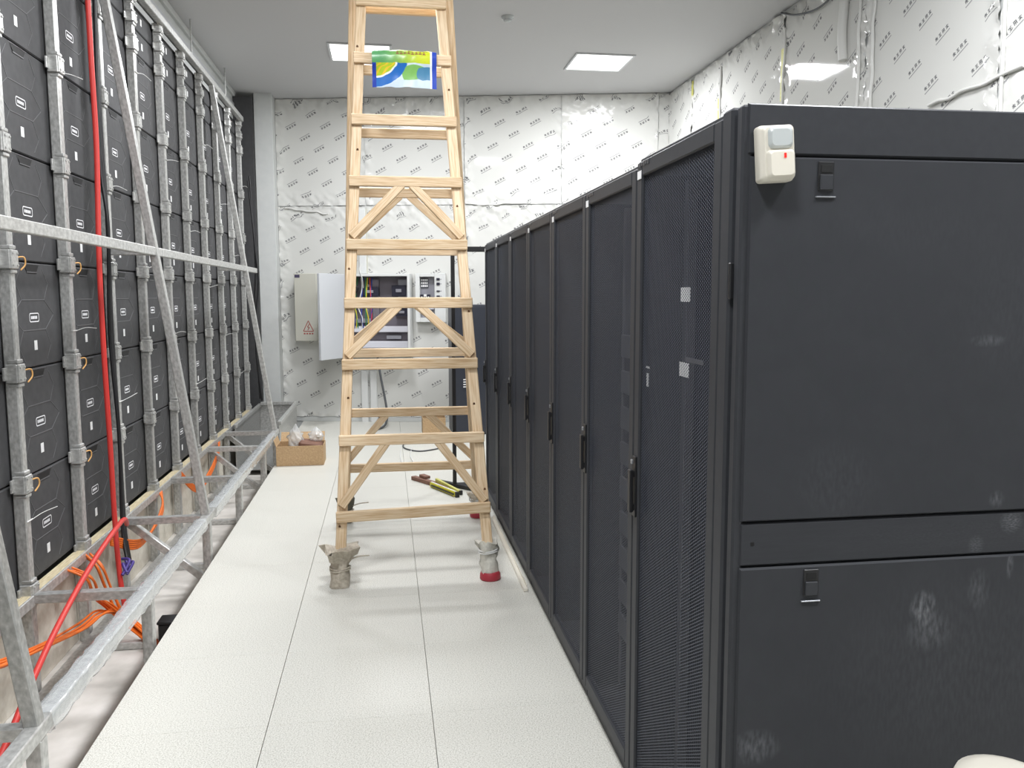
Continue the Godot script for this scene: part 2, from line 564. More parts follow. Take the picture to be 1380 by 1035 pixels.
# ---------------------------------------------------------------- the room
# a sheet of printed film on a wall panel: creased near its edges, nearly flat inside
func film_sheet(called: String, parent: Node3D, o: Vector3, U: Vector3, N: Vector3, w: float, h: float, u0: float, v0: float, sd: int, flip: bool, tilt: float, creases: Array) -> void:
	var nx := maxi(4, int(w / 0.028))
	var ny := maxi(4, int(h / 0.028))
	var fine := noise(9.0, sd, 3)
	var big := noise(1.3, sd + 100, 2)
	var fold := noise(5.0, sd + 200, 2)
	var pos := PackedVector3Array()
	var uv := PackedVector2Array()
	var nor := PackedVector3Array()
	var hgt := PackedFloat32Array()
	for j in ny + 1:
		for i in nx + 1:
			var x := w * i / nx
			var y := h * j / ny
			var e := minf(minf(x, w - x), minf(y, h - y))
			var f := clampf(1.0 - e / 0.10, 0.0, 1.0)
			# creases: [bottom, top, left, right] widths of heavier crumpling
			if creases[0] > 0.0: f = maxf(f, 1.5 * clampf(1.0 - y / creases[0], 0.0, 1.0))
			if creases[1] > 0.0: f = maxf(f, 1.5 * clampf(1.0 - (h - y) / creases[1], 0.0, 1.0))
			if creases[2] > 0.0: f = maxf(f, 1.4 * clampf(1.0 - x / creases[2], 0.0, 1.0))
			if creases[3] > 0.0: f = maxf(f, 1.4 * clampf(1.0 - (w - x) / creases[3], 0.0, 1.0))
			var d := 0.004 + 0.0007 * big.get_noise_2d(x, y) + f * (0.026 * absf(fold.get_noise_2d(x, y)) + 0.009 * fine.get_noise_2d(x, y)) + tilt * x
			hgt.append(d)
			pos.append(o + U * x + Vector3.UP * y + N * d)
			var uu := (u0 + x + f * 0.05 * fold.get_noise_2d(y, x + 9.0)) / 0.437
			var vv := -(v0 + y + f * 0.05 * fold.get_noise_2d(y + 5.0, x)) / 0.70
			uv.append(Vector2(-uu, -vv) if flip else Vector2(uu, vv))
	for j in ny + 1:
		for i in nx + 1:
			var i0 := maxi(i - 1, 0)
			var i1 := mini(i + 1, nx)
			var j0 := maxi(j - 1, 0)
			var j1 := mini(j + 1, ny)
			var gx := (hgt[j * (nx + 1) + i1] - hgt[j * (nx + 1) + i0]) / (w * (i1 - i0) / nx)
			var gy := (hgt[j1 * (nx + 1) + i] - hgt[j0 * (nx + 1) + i]) / (h * (j1 - j0) / ny)
			nor.append((N - U * gx - Vector3.UP * gy).normalized())
	var idx := PackedInt32Array()
	var wind := U.cross(Vector3.UP).dot(N) > 0.0
	for j in ny:
		for i in nx:
			var a := j * (nx + 1) + i
			var q := [a, a + nx + 1, a + 1, a + 1, a + nx + 1, a + nx + 2] if wind else [a, a + 1, a + nx + 1, a + 1, a + nx + 2, a + nx + 1]
			idx.append_array(PackedInt32Array(q))
	var arr := []
	arr.resize(Mesh.ARRAY_MAX)
	arr[Mesh.ARRAY_VERTEX] = pos
	arr[Mesh.ARRAY_NORMAL] = nor
	arr[Mesh.ARRAY_TEX_UV] = uv
	arr[Mesh.ARRAY_INDEX] = idx
	var mesh := ArrayMesh.new()
	mesh.add_surface_from_arrays(Mesh.PRIMITIVE_TRIANGLES, arr)
	place(called, mesh, mats.film, parent)

func room() -> void:
	var ZF := 4.2
	var XL := -2.05
	var ceil := setting("ceiling")
	slab("ceiling_slab", Vector3(XL - 0.1, CH, ZK - 0.1), Vector3(XR + 0.1, CH + 0.1, ZF + 0.1), mats.ceiling, ceil)
	var back := setting("wall_back")
	var WT := Transform3D(Basis(WU, Vector3.UP, WN), W0)
	var sb := begin()
	lohi(sb, Vector3(-2.3, YT - 0.1, -0.1), Vector3(3.6, CH, 0.0))
	obj("wall_board", sb, mats.plaster, back, WT)
	var us := [-1.341, -0.22, 1.022, 2.219, 3.394]
	for i in 4:
		var w: float = us[i + 1] - us[i] - 0.006
		film_sheet("panel", back, WT * Vector3(us[i], 0.06, 0), WU, WN, w, 2.66, us[i] + 0.05, 0.06, 60 + i, false, 0.0, [0.08, 0.36, 0.14, 0.14])
		film_sheet("panel", back, WT * Vector3(us[i], 2.73, 0), WU, WN, w, CH - 2.74, us[i] + 0.02, 2.73, 70 + i, i == 0 or i == 3, 0.0, [0.20, 0.24, 0.12, 0.18])
	film_sheet("panel", back, WT * Vector3(us[4], 0.06, 0), WU, WN, 0.12, CH - 0.08, 0.3, 0.06, 77, false, 0.0, [0.0, 0.1, 0.0, 0.0])
	sb = begin()
	lohi(sb, Vector3(-1.3, 0.0, 0.0), Vector3(3.5, 0.055, 0.014))
	obj("skirting_strip", sb, mats.plaster, back, WT)
	var rw := setting("wall_right")
	slab("wall_board", Vector3(XR, YT - 0.1, ZK), Vector3(XR + 0.1, CH, ZF), mats.plaster, rw)
	var zs := [-10.0, -9.20, -8.41, -7.0, -5.74, -4.39, -3.1, -1.8, -0.5, 0.8, 2.1]
	for i in zs.size() - 1:
		var w: float = zs[i + 1] - zs[i] - 0.008
		film_sheet("panel", rw, Vector3(XR, 0.06, zs[i]), Vector3.BACK, Vector3.LEFT, w, CH - 0.09, zs[i] + 0.1, 0.0, 80 + i, i == 2 or i == 3, 0.0, [0.0, 0.22, 0.09, 0.16])
	# masking tape and bunched film along the joints
	for e: Array in [[-9.20, 3.80, 3.98], [-8.43, 3.25, 3.62], [-7.03, 3.28, 3.72]]:
		slab("tape", Vector3(XR - 0.017, e[1], e[0] - 0.030), Vector3(XR - 0.014, e[2], e[0] + 0.028), mats.tape, rw, 0.001)
	for e: Array in [[-8.39, 2.5, 3.92], [-7.0, 2.4, 3.88], [-5.83, 2.4, 4.0], [-5.65, 2.4, 4.0], [-4.36, 2.4, 3.9]]:
		var s := begin()
		var pts := []
		for k in 14:
			pts.append(Vector3(XR - 0.014 - rng.randf() * 0.006, lerpf(e[1], e[2], k / 13.0), e[0] + rng.randf_range(-0.012, 0.012)))
		tube(s, smooth(pts, 3), 0.012, 6)
		obj("film_roll", s, mats.plain_film, rw)
	var s2 := begin()
	tube(s2, smooth([Vector3(XR - 0.03, 3.35, -6.02), Vector3(XR - 0.035, 3.6, -6.04), Vector3(XR - 0.03, 4.0, -6.0)], 5), 0.035, 8)
	obj("film_roll", s2, mats.plain_film, rw)
	# long torn folds
	for e: Array in [[back, WT * Vector3(-1.25, 2.70, 0.02), WT * Vector3(-0.70, 2.63, 0.02)], [back, WT * Vector3(1.03, 2.735, 0.02), WT * Vector3(1.80, 2.73, 0.02)], [rw, Vector3(XR - 0.022, 2.80, -4.99), Vector3(XR - 0.022, 2.83, -4.19)]]:
		var s := begin()
		var pts := []
		for k in 9:
			pts.append((e[1] as Vector3).lerp(e[2], k / 8.0) + Vector3(0, rng.randf_range(-0.012, 0.012), 0))
		tube(s, smooth(pts, 3), 0.011, 6)
		obj("film_roll", s, mats.plain_film, e[0])
	var lw := setting("wall_left")
	slab("wall_board", Vector3(XL - 0.1, YT - 0.1, ZK), Vector3(XL, CH, ZF), mats.plaster, lw)
	var fw := setting("wall_front")
	slab("wall_board", Vector3(XL, YT - 0.1, ZF), Vector3(XR, CH, ZF + 0.1), mats.plaster, fw)
	# pier beside the film-covered wall, bulkhead above the display
	var pier := setting("trim_1")
	slab("pier", Vector3(-1.53, YT, -11.15), Vector3(-1.318, CH, -10.70), mats.plaster, pier)
	var bulk := setting("trim_2")
	slab("bulkhead", Vector3(-1.95, 3.69, -11.0), Vector3(-1.765, CH, ZF), mats.plaster, bulk)
	slab("shadow_gap_strip", Vector3(-1.765, 3.83, -10.7), Vector3(-1.745, 3.90, ZF), mats.alu, bulk)
	slab("edge_strip", Vector3(-1.765, 3.98, -10.7), Vector3(-1.735, CH - 0.002, ZF), mats.plaster, bulk)

func raised_floor() -> void:
	var f := setting("floor")
	var xs := [XE, -0.467, 0.15, 0.765]
	var z := -3.09 + 0.652 * 8
	var row := 0
	while z > -10.98:
		var z1 := maxf(z - 0.652, -11.0)
		for i in 3:
			slab("floor_tile", Vector3(xs[i] + 0.0010, -0.036, z1 + 0.0004), Vector3(xs[i + 1] - 0.0010, -0.0003 * float((row * 3 + i * 5) % 3), z - 0.0004), mats["tile%d" % ((row * 2 + i) % 3)], f, 0.0006)
		z = z1
		row += 1
	slab("floor_deck", Vector3(0.765, -0.036, ZK), Vector3(XR, -0.001, 4.2), mats.tile1, f, 0.001)
	slab("floor_deck", Vector3(XE, -0.036, 2.13), Vector3(0.765, -0.001, 4.2), mats.tile1, f, 0.001)
	slab("floor_support", Vector3(XE + 0.03, YT, ZK), Vector3(XR, -0.037, 4.2), mats.concrete, f, 0.001)
	var tr := setting("floor_trench")
	slab("trench_bed", Vector3(-2.05, YT - 0.1, ZK), Vector3(XE + 0.03, YT, 4.2), mats.concrete, tr)

# ---------------------------------------------------------------- racks
func perforated(w: float, h: float, pitch: float) -> ArrayMesh:
	var ry := pitch * 0.8660254
	var R := pitch / sqrt(3.0)
	var r := R * 0.77
	var nx := int(w / ry)
	var ny := int(h / pitch)
	var pos := PackedVector3Array()
	var nor := PackedVector3Array()
	var idx := PackedInt32Array()
	for j in ny:
		for i in nx:
			var c := Vector3((i + 0.5) * ry - w * 0.5, (j + 0.5 + (0.25 if i % 2 == 0 else -0.25)) * pitch - h * 0.5, 0)
			var b := pos.size()
			for k in 6:
				var a := TAU * k / 6.0
				var d := Vector3(cos(a), sin(a), 0)
				pos.append(c + d * R)
				pos.append(c + d * r)
				nor.append(Vector3.BACK)
				nor.append(Vector3.BACK)
			for k in 6:
				var p := b + k * 2
				var q := b + ((k + 1) % 6) * 2
				idx.append_array(PackedInt32Array([p, q + 1, q, p, p + 1, q + 1]))
	var arr := []
	arr.resize(Mesh.ARRAY_MAX)
	arr[Mesh.ARRAY_VERTEX] = pos
	arr[Mesh.ARRAY_NORMAL] = nor
	arr[Mesh.ARRAY_INDEX] = idx
	var m := ArrayMesh.new()
	m.add_surface_from_arrays(Mesh.PRIMITIVE_TRIANGLES, arr)
	return m

var sheet: ArrayMesh

# a rack in its own frame: front at z = 0 facing +z, base at y = 0, x across; local x grows towards the room's near end
func rack(h: float, label: String, group: String) -> Node3D:
	var w := PW
	var dp := 1.15
	var t := thing("server_rack", Vector3.ZERO, label, "server rack", group)
	var s := begin()
	lohi(s, Vector3(-w / 2 + 0.001, 0.0, -dp), Vector3(w / 2 - 0.001, 0.06, -0.02))
	lohi(s, Vector3(-w / 2 + 0.001, h - 0.05, -dp), Vector3(w / 2 - 0.001, h, -0.012))
	for e: float in [-1.0, 1.0]:
		lohi(s, Vector3(e * (w / 2 - 0.001), 0.06, -dp), Vector3(e * (w / 2 - 0.022), h - 0.05, -0.03))
	lohi(s, Vector3(-w / 2 + 0.02, 0.06, -dp), Vector3(w / 2 - 0.02, h - 0.05, -dp + 0.02))
	local("carcass", s, mats.rack, t)
	s = begin()
	for e: float in [-1.0, 1.0]:
		lohi(s, Vector3(e * 0.235, 0.08, -0.16), Vector3(e * 0.265, h - 0.07, -0.13))
	local("mounting_rail", s, mats.rack_rail, t)
	# door
	s = begin()
	var y0 := 0.065
	var y1 := h - 0.012
	for e: float in [-1.0, 1.0]:
		lohi(s, Vector3(e * (w / 2 - 0.004), y0, -0.026), Vector3(e * (w / 2 - 0.052), y1, 0.0), 0.005)
	lohi(s, Vector3(-w / 2 + 0.052, y0, -0.026), Vector3(w / 2 - 0.052, y0 + 0.05, 0.0), 0.004)
	lohi(s, Vector3(-w / 2 + 0.052, y1 - 0.045, -0.026), Vector3(w / 2 - 0.052, y1, 0.0), 0.004)
	var door := local("door", s, mats.rack, t)
	var ms := MeshInstance3D.new()
	ms.mesh = sheet
	ms.material_override = mats.mesh
	ms.name = "perforated_sheet"
	door.add_child(ms)
	ms.position = Vector3(0, h / 2 + 0.01, -0.010)
	ms.scale = Vector3(1, (h - 0.13) / 1.87, 1)
	# swing handle with lock at the far stile
	s = begin()
	lohi(s, Vector3(-w / 2 + 0.012, 0.925, 0.0), Vector3(-w / 2 + 0.044, 1.115, 0.006), 0.003)
	lohi(s, Vector3(-w / 2 + 0.015, 0.94, 0.010), Vector3(-w / 2 + 0.041, 1.075, 0.022), 0.005)
	lohi(s, Vector3(-w / 2 + 0.018, 0.945, 0.005), Vector3(-w / 2 + 0.038, 0.965, 0.016), 0.002)
	lohi(s, Vector3(-w / 2 + 0.018, 1.05, 0.005), Vector3(-w / 2 + 0.038, 1.07, 0.016), 0.002)
	var hd := local("handle", s, mats.black_plastic, door)
	s = begin()
	box(s, at(-w / 2 + 0.028, 1.098, 0.012), Vector3(0.014, 0.014, 0.006), 0.003)
	local("lock", s, mats.steel_edge, door)
	# white number label and pressed maker's plate at the top corner
	s = begin()
	box(s, at(-w / 2 + 0.031, h - 0.052, 0.0012), Vector3(0.036, 0.024, 0.002), 0.0006)
	local("number_label", s, mats.sticker, t)
	s = begin()
	for k in 5:
		box(s, at(-w / 2 + 0.036 + k * 0.019, h - 0.023, 0.0012), Vector3(0.011, 0.013 - 0.003 * (k % 2), 0.002), 0.0005)
	local("maker_plate", s, mats.rack_rail, t)
	return t

func racks() -> void:
	sheet = perforated(0.56, 1.87, 0.0090)
	var names := ["first rack of the row, with the plain end panel and motion sensor", "black perforated-door rack next to the end rack of the row", "third black rack from the end panel, perforated door", "fourth black rack from the end panel, perforated door", "fifth black rack from the end panel, perforated door", "sixth black rack from the end panel, perforated door", "last black rack of the row, beside the open frame"]
	var first := rack(2.015, "tall black " + names[0], "server racks in a row")
	var proto := rack(2.0, names[1], "server racks in a row")
	var turn := -PI / 2
	for k in 7:
		var z := -(2.477 + PW * (k - 0.5))
		var o: Node3D = first
		if k == 1:
			o = proto
		elif k > 1:
			o = dup(proto, Vector3.ZERO, 0.0)
			o.set_meta("label", names[k])
		o.position = Vector3(RX, 0.0, z)
		o.rotation.y = turn
	first_rack_end(first)
	# things seen through the first door
	for e: Array in [[1.61, -2.10], [1.413, -2.10]]:
		slab("paper_label", Vector3(RX + 0.020, e[0] - 0.019, e[1] - 0.034), Vector3(RX + 0.022, e[0] + 0.019, e[1] + 0.034), mats.sticker, first, 0.0005)
	slab("paper_label", Vector3(RX + 0.020, 1.435, -2.09), Vector3(RX + 0.022, 1.447, -1.965), mats.rack_rail, first, 0.0005)
	slab("paper_label", Vector3(RX + 0.020, 1.335, -2.415), Vector3(RX + 0.022, 1.375, -2.400), mats.sticker, first, 0.0005)
	slab("paper_label", Vector3(RX + 0.020, 1.390, -2.425), Vector3(RX + 0.022, 1.396, -2.390), mats.sticker, first, 0.0005)
	# equipment behind the doors
	var nth := ["first", "second", "third", "fourth", "fifth", "sixth", "seventh", "eighth", "ninth"]
	var sv: Node3D = null
	for e: Array in [[1, 0.30, 9], [3, 0.55, 8]]:
		var z: float = -(2.477 + PW * (e[0] - 0.5))
		for k: int in e[2]:
			var y: float = e[1] + k * 0.135
			if sv == null:
				sv = thing("server_unit", Vector3.ZERO, "", "server")
				var s := begin()
				box(s, at(0, 0.04, -0.35), Vector3(0.46, 0.08, 0.68), 0.003)
				local("case", s, mats.black_plastic, sv)
				s = begin()
				box(s, at(0, 0.04, 0.004), Vector3(0.48, 0.084, 0.012), 0.003)
				local("front_plate", s, mats.rack_rail, sv)
			else:
				sv = dup(sv, Vector3.ZERO, 0.0)
			sv.position = Vector3(RX + 0.13, y, z)
			sv.rotation.y = turn
			tag(sv, "grey server front in the " + ("second" if e[0] == 1 else "fourth") + " rack of the row, " + nth[k] + " from the bottom", "server", "servers in the second rack" if e[0] == 1 else "servers in the fourth rack")

func flat_panel(called: String, lo: Vector2, hi: Vector2, z: float, m: Material, parent: Node3D) -> MeshInstance3D:
	# a pressed sheet facing +z with uv over its face and folded edges
	var s := begin()
	var e := 0.004
	var a := Vector3(lo.x + e, lo.y + e, z)
	var b := Vector3(hi.x - e, lo.y + e, z)
	var c := Vector3(hi.x - e, hi.y - e, z)
	var d := Vector3(lo.x + e, hi.y - e, z)
	var uvs := {a: Vector2(0, 1), b: Vector2(1, 1), c: Vector2(1, 0), d: Vector2(0, 0)}
	for p: Vector3 in [a, c, b, a, d, c]:
		s.set_uv(uvs[p])
		s.set_normal(Vector3.BACK)
		s.add_vertex(p)
	s.set_uv(Vector2.ZERO)
	var o := [Vector3(lo.x, lo.y, z - 0.006), Vector3(hi.x, lo.y, z - 0.006), Vector3(hi.x, hi.y, z - 0.006), Vector3(lo.x, hi.y, z - 0.006)]
	var q := [a, b, c, d]
	for k in 4:
		quad(s, q[k], q[(k + 1) % 4], o[(k + 1) % 4], o[k], (q[k] + q[(k + 1) % 4]) * 0.5 - (a + c) * 0.5 + Vector3.BACK * 0.01)
	return obj(called, s, m, parent)

func first_rack_end(r: Node3D) -> void:
	var zE := -1.7255
	var H := 2.015
	var x1 := RX + 1.15
	# corner post and end frame
	var s := begin()
	lohi(s, Vector3(RX - 0.002, 0.0, -1.826), Vector3(RX + 0.045, H, -1.772), 0.006)
	lohi(s, Vector3(RX + 0.004, 0.0, -1.760), Vector3(RX + 0.030, H - 0.003, zE - 0.004), 0.005)
	lohi(s, Vector3(RX + 0.012, 0.0, -1.775), Vector3(RX + 0.030, H - 0.01, -1.755), 0.002)
	obj("corner_post", s, mats.rack, r)
	slab("end_frame", Vector3(RX + 0.03, 0.0, -1.826), Vector3(x1, H - 0.004, zE - 0.016), mats.rack, r)
	slab("hinge", Vector3(RX - 0.004, 1.60, -1.771), Vector3(RX + 0.010, 1.68, -1.759), mats.black_plastic, r, 0.003)
	# pressed end panels
	var x0 := RX + 0.021
	flat_panel("top_strip", Vector2(x0 - 0.006, 1.908), Vector2(x1, H), zE, mats.rack, r)
	var up := marked_panel("panel_upper", 11, [[0.52, 0.50, 0.05, 0.02, 0.10], [0.20, 0.90, 0.10, 0.14, 0.03], [0.56, 0.97, 0.02, 0.03, 0.14], [0.7, 0.4, 0.3, 0.3, 0.02], [0.35, 0.18, 0.25, 0.10, 0.012]])
	var dn := marked_panel("panel_lower", 13, [[0.405, 0.12, 0.035, 0.05, 0.24], [0.42, 0.18, 0.06, 0.06, 0.12], [0.53, 0.08, 0.03, 0.06, 0.10], [0.04, 0.45, 0.06, 0.05, 0.15], [0.5, 0.3, 0.4, 0.3, 0.03], [0.6, 0.02, 0.01, 0.05, 0.14]])
	var md := marked_panel("panel_middle", 17, [[0.60, 0.2, 0.03, 0.35, 0.18], [0.52, 0.8, 0.02, 0.3, 0.12], [0.5, 0.5, 0.4, 0.6, 0.02]])
	flat_panel("upper_panel", Vector2(x0, 1.103), Vector2(x1, 1.904), zE + 0.003, up, r)
	flat_panel("middle_strip", Vector2(x0, 1.000), Vector2(x1, 1.099), zE, md, r)
	flat_panel("lower_panel", Vector2(x0, 0.05), Vector2(x1, 0.996), zE + 0.003, dn, r)
	s = begin()
	box(s, at(0.806, 1.052, zE + 0.0005), Vector3(0.008, 0.008, 0.001), 0.0003)
	obj("screw_hole", s, mats.black_hole, r)
	for e: Array in [[0.9485, 1.864, 1.820], [0.948, 0.956, 0.913]]:
		var c := Vector3(e[0], e[1], zE + 0.0035)
		s = begin()
		box(s, Transform3D(Basis.IDENTITY, c), Vector3(0.036, 0.062, 0.005), 0.002)
		var lt := obj("latch", s, mats.black_plastic, r)
		s = begin()
		box(s, Transform3D(Basis.IDENTITY, c + Vector3(0, -0.013, 0.004)), Vector3(0.030, 0.032, 0.005), 0.002)
		obj("button", s, mats.rack, lt)
		s = begin()
		box(s, Transform3D(Basis.IDENTITY, c + Vector3(0, 0.016, 0.003)), Vector3(0.024, 0.016, 0.0015), 0.0005)
		obj("finger_hole", s, mats.black_hole, lt)
		s = begin()
		box(s, Transform3D(Basis.IDENTITY, Vector3(e[0], e[2], zE + 0.005)), Vector3(0.046, 0.003, 0.006), 0.001)
		obj("latch_lip", s, mats.steel_edge, lt)
	motion_sensor(zE)

func rrect(c: Vector3, w: float, h: float, rad: float, T: Basis, n := 4) -> Array:
	var ring := []
	for q in 4:
		var cx := (w / 2 - rad) * (1.0 if q == 0 or q == 3 else -1.0)
		var cy := (h / 2 - rad) * (1.0 if q < 2 else -1.0)
		for k in n + 1:
			var a := PI / 2 * q + PI / 2 * k / n
			ring.append(c + T * Vector3(cx + cos(a) * rad, cy + sin(a) * rad, 0))
	return ring

func motion_sensor(zE: float) -> void:
	var c := Vector3(0.822, 1.906, zE + 0.004)
	var T := Basis(Vector3.BACK, deg_to_rad(4.0))
	var t := thing("motion_sensor", c, "cream motion sensor with red light on the rack's end panel", "sensor")
	var s := begin()
	var rings := []
	for e: Array in [[0.0, 0.076, 0.118, 0.008], [0.018, 0.076, 0.118, 0.008], [0.024, 0.074, 0.116, 0.009], [0.034, 0.070, 0.112, 0.010], [0.037, 0.062, 0.104, 0.010]]:
		rings.append(rrect(c + Vector3(0, 0, e[0]), e[1], e[2], e[3], T))
	loft(s, rings)
	obj("housing", s, mats.cream, t)
	# nose that stands out below the window
	s = begin()
	rings = []
	for e: Array in [[0.034, 0.064, 0.060], [0.043, 0.058, 0.056], [0.047, 0.050, 0.048]]:
		rings.append(rrect(c + T * Vector3(0.002, -0.024, e[0]), e[1], e[2], 0.008, T))
	loft(s, rings)
	obj("nose", s, mats.cream, t)
	s = begin()
	rings = []
	for e: Array in [[0.034, 0.056, 0.046], [0.041, 0.052, 0.042], [0.044, 0.042, 0.034]]:
		rings.append(rrect(c + T * Vector3(0.003, 0.030, e[0]), e[1], e[2], 0.010, T))
	loft(s, rings)
	obj("lens", s, mats.lens, t)
	s = begin()
	box(s, Transform3D(T, c + T * Vector3(0.008, -0.008, 0.0475)), Vector3(0.005, 0.010, 0.002), 0.0008)
	obj("indicator", s, mats.led_red, t)

# ---------------------------------------------------------------- the display seen from behind
func cabinet_shape(h: float) -> Node3D:
	# back of a display cabinet in its own frame: the back faces +z, centre at the origin
	var w := CW - 0.006
	var hh := h - 0.006
	var t := thing("display_cabinet", Vector3.ZERO, "", "display cabinet")
	var s := begin()
	box(s, at(0, 0, -0.045), Vector3(w, hh, 0.09), 0.006)
	local("body", s, mats.cabinet, t)
	var tall := h > 0.3
	if tall:
		s = begin()
		var up := Vector3.BACK
		for sg: float in [1.0, -1.0]:
			var a := Vector3(0.13, 0.072 * sg, 0.0)
			barst(s, Vector3(-a.x, a.y, 0), a, 0.004, 0.005, up)
			for sx: float in [1.0, -1.0]:
				barst(s, Vector3(a.x * sx, a.y, 0), Vector3(0.235 * sx, a.y * 0.05, 0), 0.003, 0.004, up)
				barst(s, Vector3(a.x * sx, a.y, 0), Vector3(0.185 * sx, 0.15 * sg, 0), 0.003, 0.004, up)
				barst(s, Vector3(0.185 * sx, 0.15 * sg, 0), Vector3(0.125 * sx, 0.222 * sg, 0), 0.003, 0.004, up)
		local("ridges", s, mats.cabinet_ridge, t)
		# grip: a tapered pocket at the top edge with a bright lip
		s = begin()
		var r0 := [Vector3(-0.085, 0.236, 0.001), Vector3(0.085, 0.236, 0.001), Vector3(0.058, 0.205, 0.001), Vector3(-0.058, 0.205, 0.001)]
		var r1 := []
		for p: Vector3 in r0:
			r1.append(p * Vector3(0.94, 1.0, 1) + Vector3(0, 0, 0.002))
		loft(s, [r0, r1])
		local("grip", s, mats.black_hole, t)
		s = begin()
		barst(s, Vector3(-0.058, 0.203, 0.001), Vector3(0.058, 0.203, 0.001), 0.006, 0.006, Vector3.BACK)
		barst(s, Vector3(-0.10, 0.241, 0.0), Vector3(0.10, 0.241, 0.0), 0.004, 0.004, Vector3.BACK)
		local("grip_lip", s, mats.rack_rail, t)
	# maker's badge: an outlined lozenge with a bar of lettering, and a small data label
	var b := Vector3(0, -0.012, 0.0) if tall else Vector3(-0.16, 0, 0)
	s = begin()
	var outer := rrect(b, 0.110, 0.044, 0.012, Basis.IDENTITY)
	var inner := rrect(b, 0.101, 0.035, 0.009, Basis.IDENTITY)
	for k in outer.size():
		var k2 := (k + 1) % outer.size()
		quad(s, outer[k] + Vector3(0, 0, 0.0015), outer[k2] + Vector3(0, 0, 0.0015), inner[k2] + Vector3(0, 0, 0.0015), inner[k] + Vector3(0, 0, 0.0015), Vector3.BACK)
	local("badge_outline", s, mats.badge, t)
	s = begin()
	var x := -0.036
	for k in 8:
		var lw: float = [0.007, 0.003, 0.008, 0.006, 0.003, 0.006, 0.003, 0.008][k]
		box(s, at(b.x + x + lw / 2, b.y, 0.001), Vector3(lw, 0.014, 0.001), 0.0002)
		x += lw + 0.0035
	local("badge_lettering", s, mats.badge, t)
	s = begin()
	box(s, at(0.0 if tall else 0.05, -0.145 if tall else 0.0, 0.001), Vector3(0.034, 0.046, 0.0012), 0.0003)
	local("data_label", s, mats.sticker, t)
	return t

func video_wall() -> void:
	var big := cabinet_shape(CHH)
	var low := cabinet_shape(0.167)
	var rows := ["bottom row on the sill", "second row above the sill", "third row above the sill", "fourth row above the sill", "fifth row above the sill", "sixth row above the sill"]
	var nth := ["first", "second", "third", "fourth", "fifth", "sixth", "seventh", "eighth", "ninth", "tenth", "eleventh", "twelfth", "thirteenth"]
	var used := {big: false, low: false}
	for r in 8:
		for k in range(-4, 9):
			var src := big if r < 6 else low
			var y := CY0 + CHH * (r + 0.5) if r < 6 else CY0 + CHH * 6.0 + 0.167 * (r - 6 + 0.5)
			var o: Node3D = src
			if used[src]:
				o = dup(src, Vector3.ZERO, 0.0)
			used[src] = true
			o.position = Vector3(-1.672, y, (post_z(k) + post_z(k + 1)) * 0.5)
			o.rotation.y = PI / 2
			if r < 6:
				tag(o, "black display cabinet, " + rows[r] + ", " + nth[8 - k] + " from the pier", "display cabinet", "display cabinets with white badges")
			else:
				tag(o, "slim black display cabinet, " + ("upper" if r == 7 else "lower") + " slim row under the top beam, " + nth[8 - k] + " from the pier", "display cabinet", "slim display cabinets under the top beam")

func galv() -> Material:
	return mats["galv%d" % (rng.randi() % 3)]

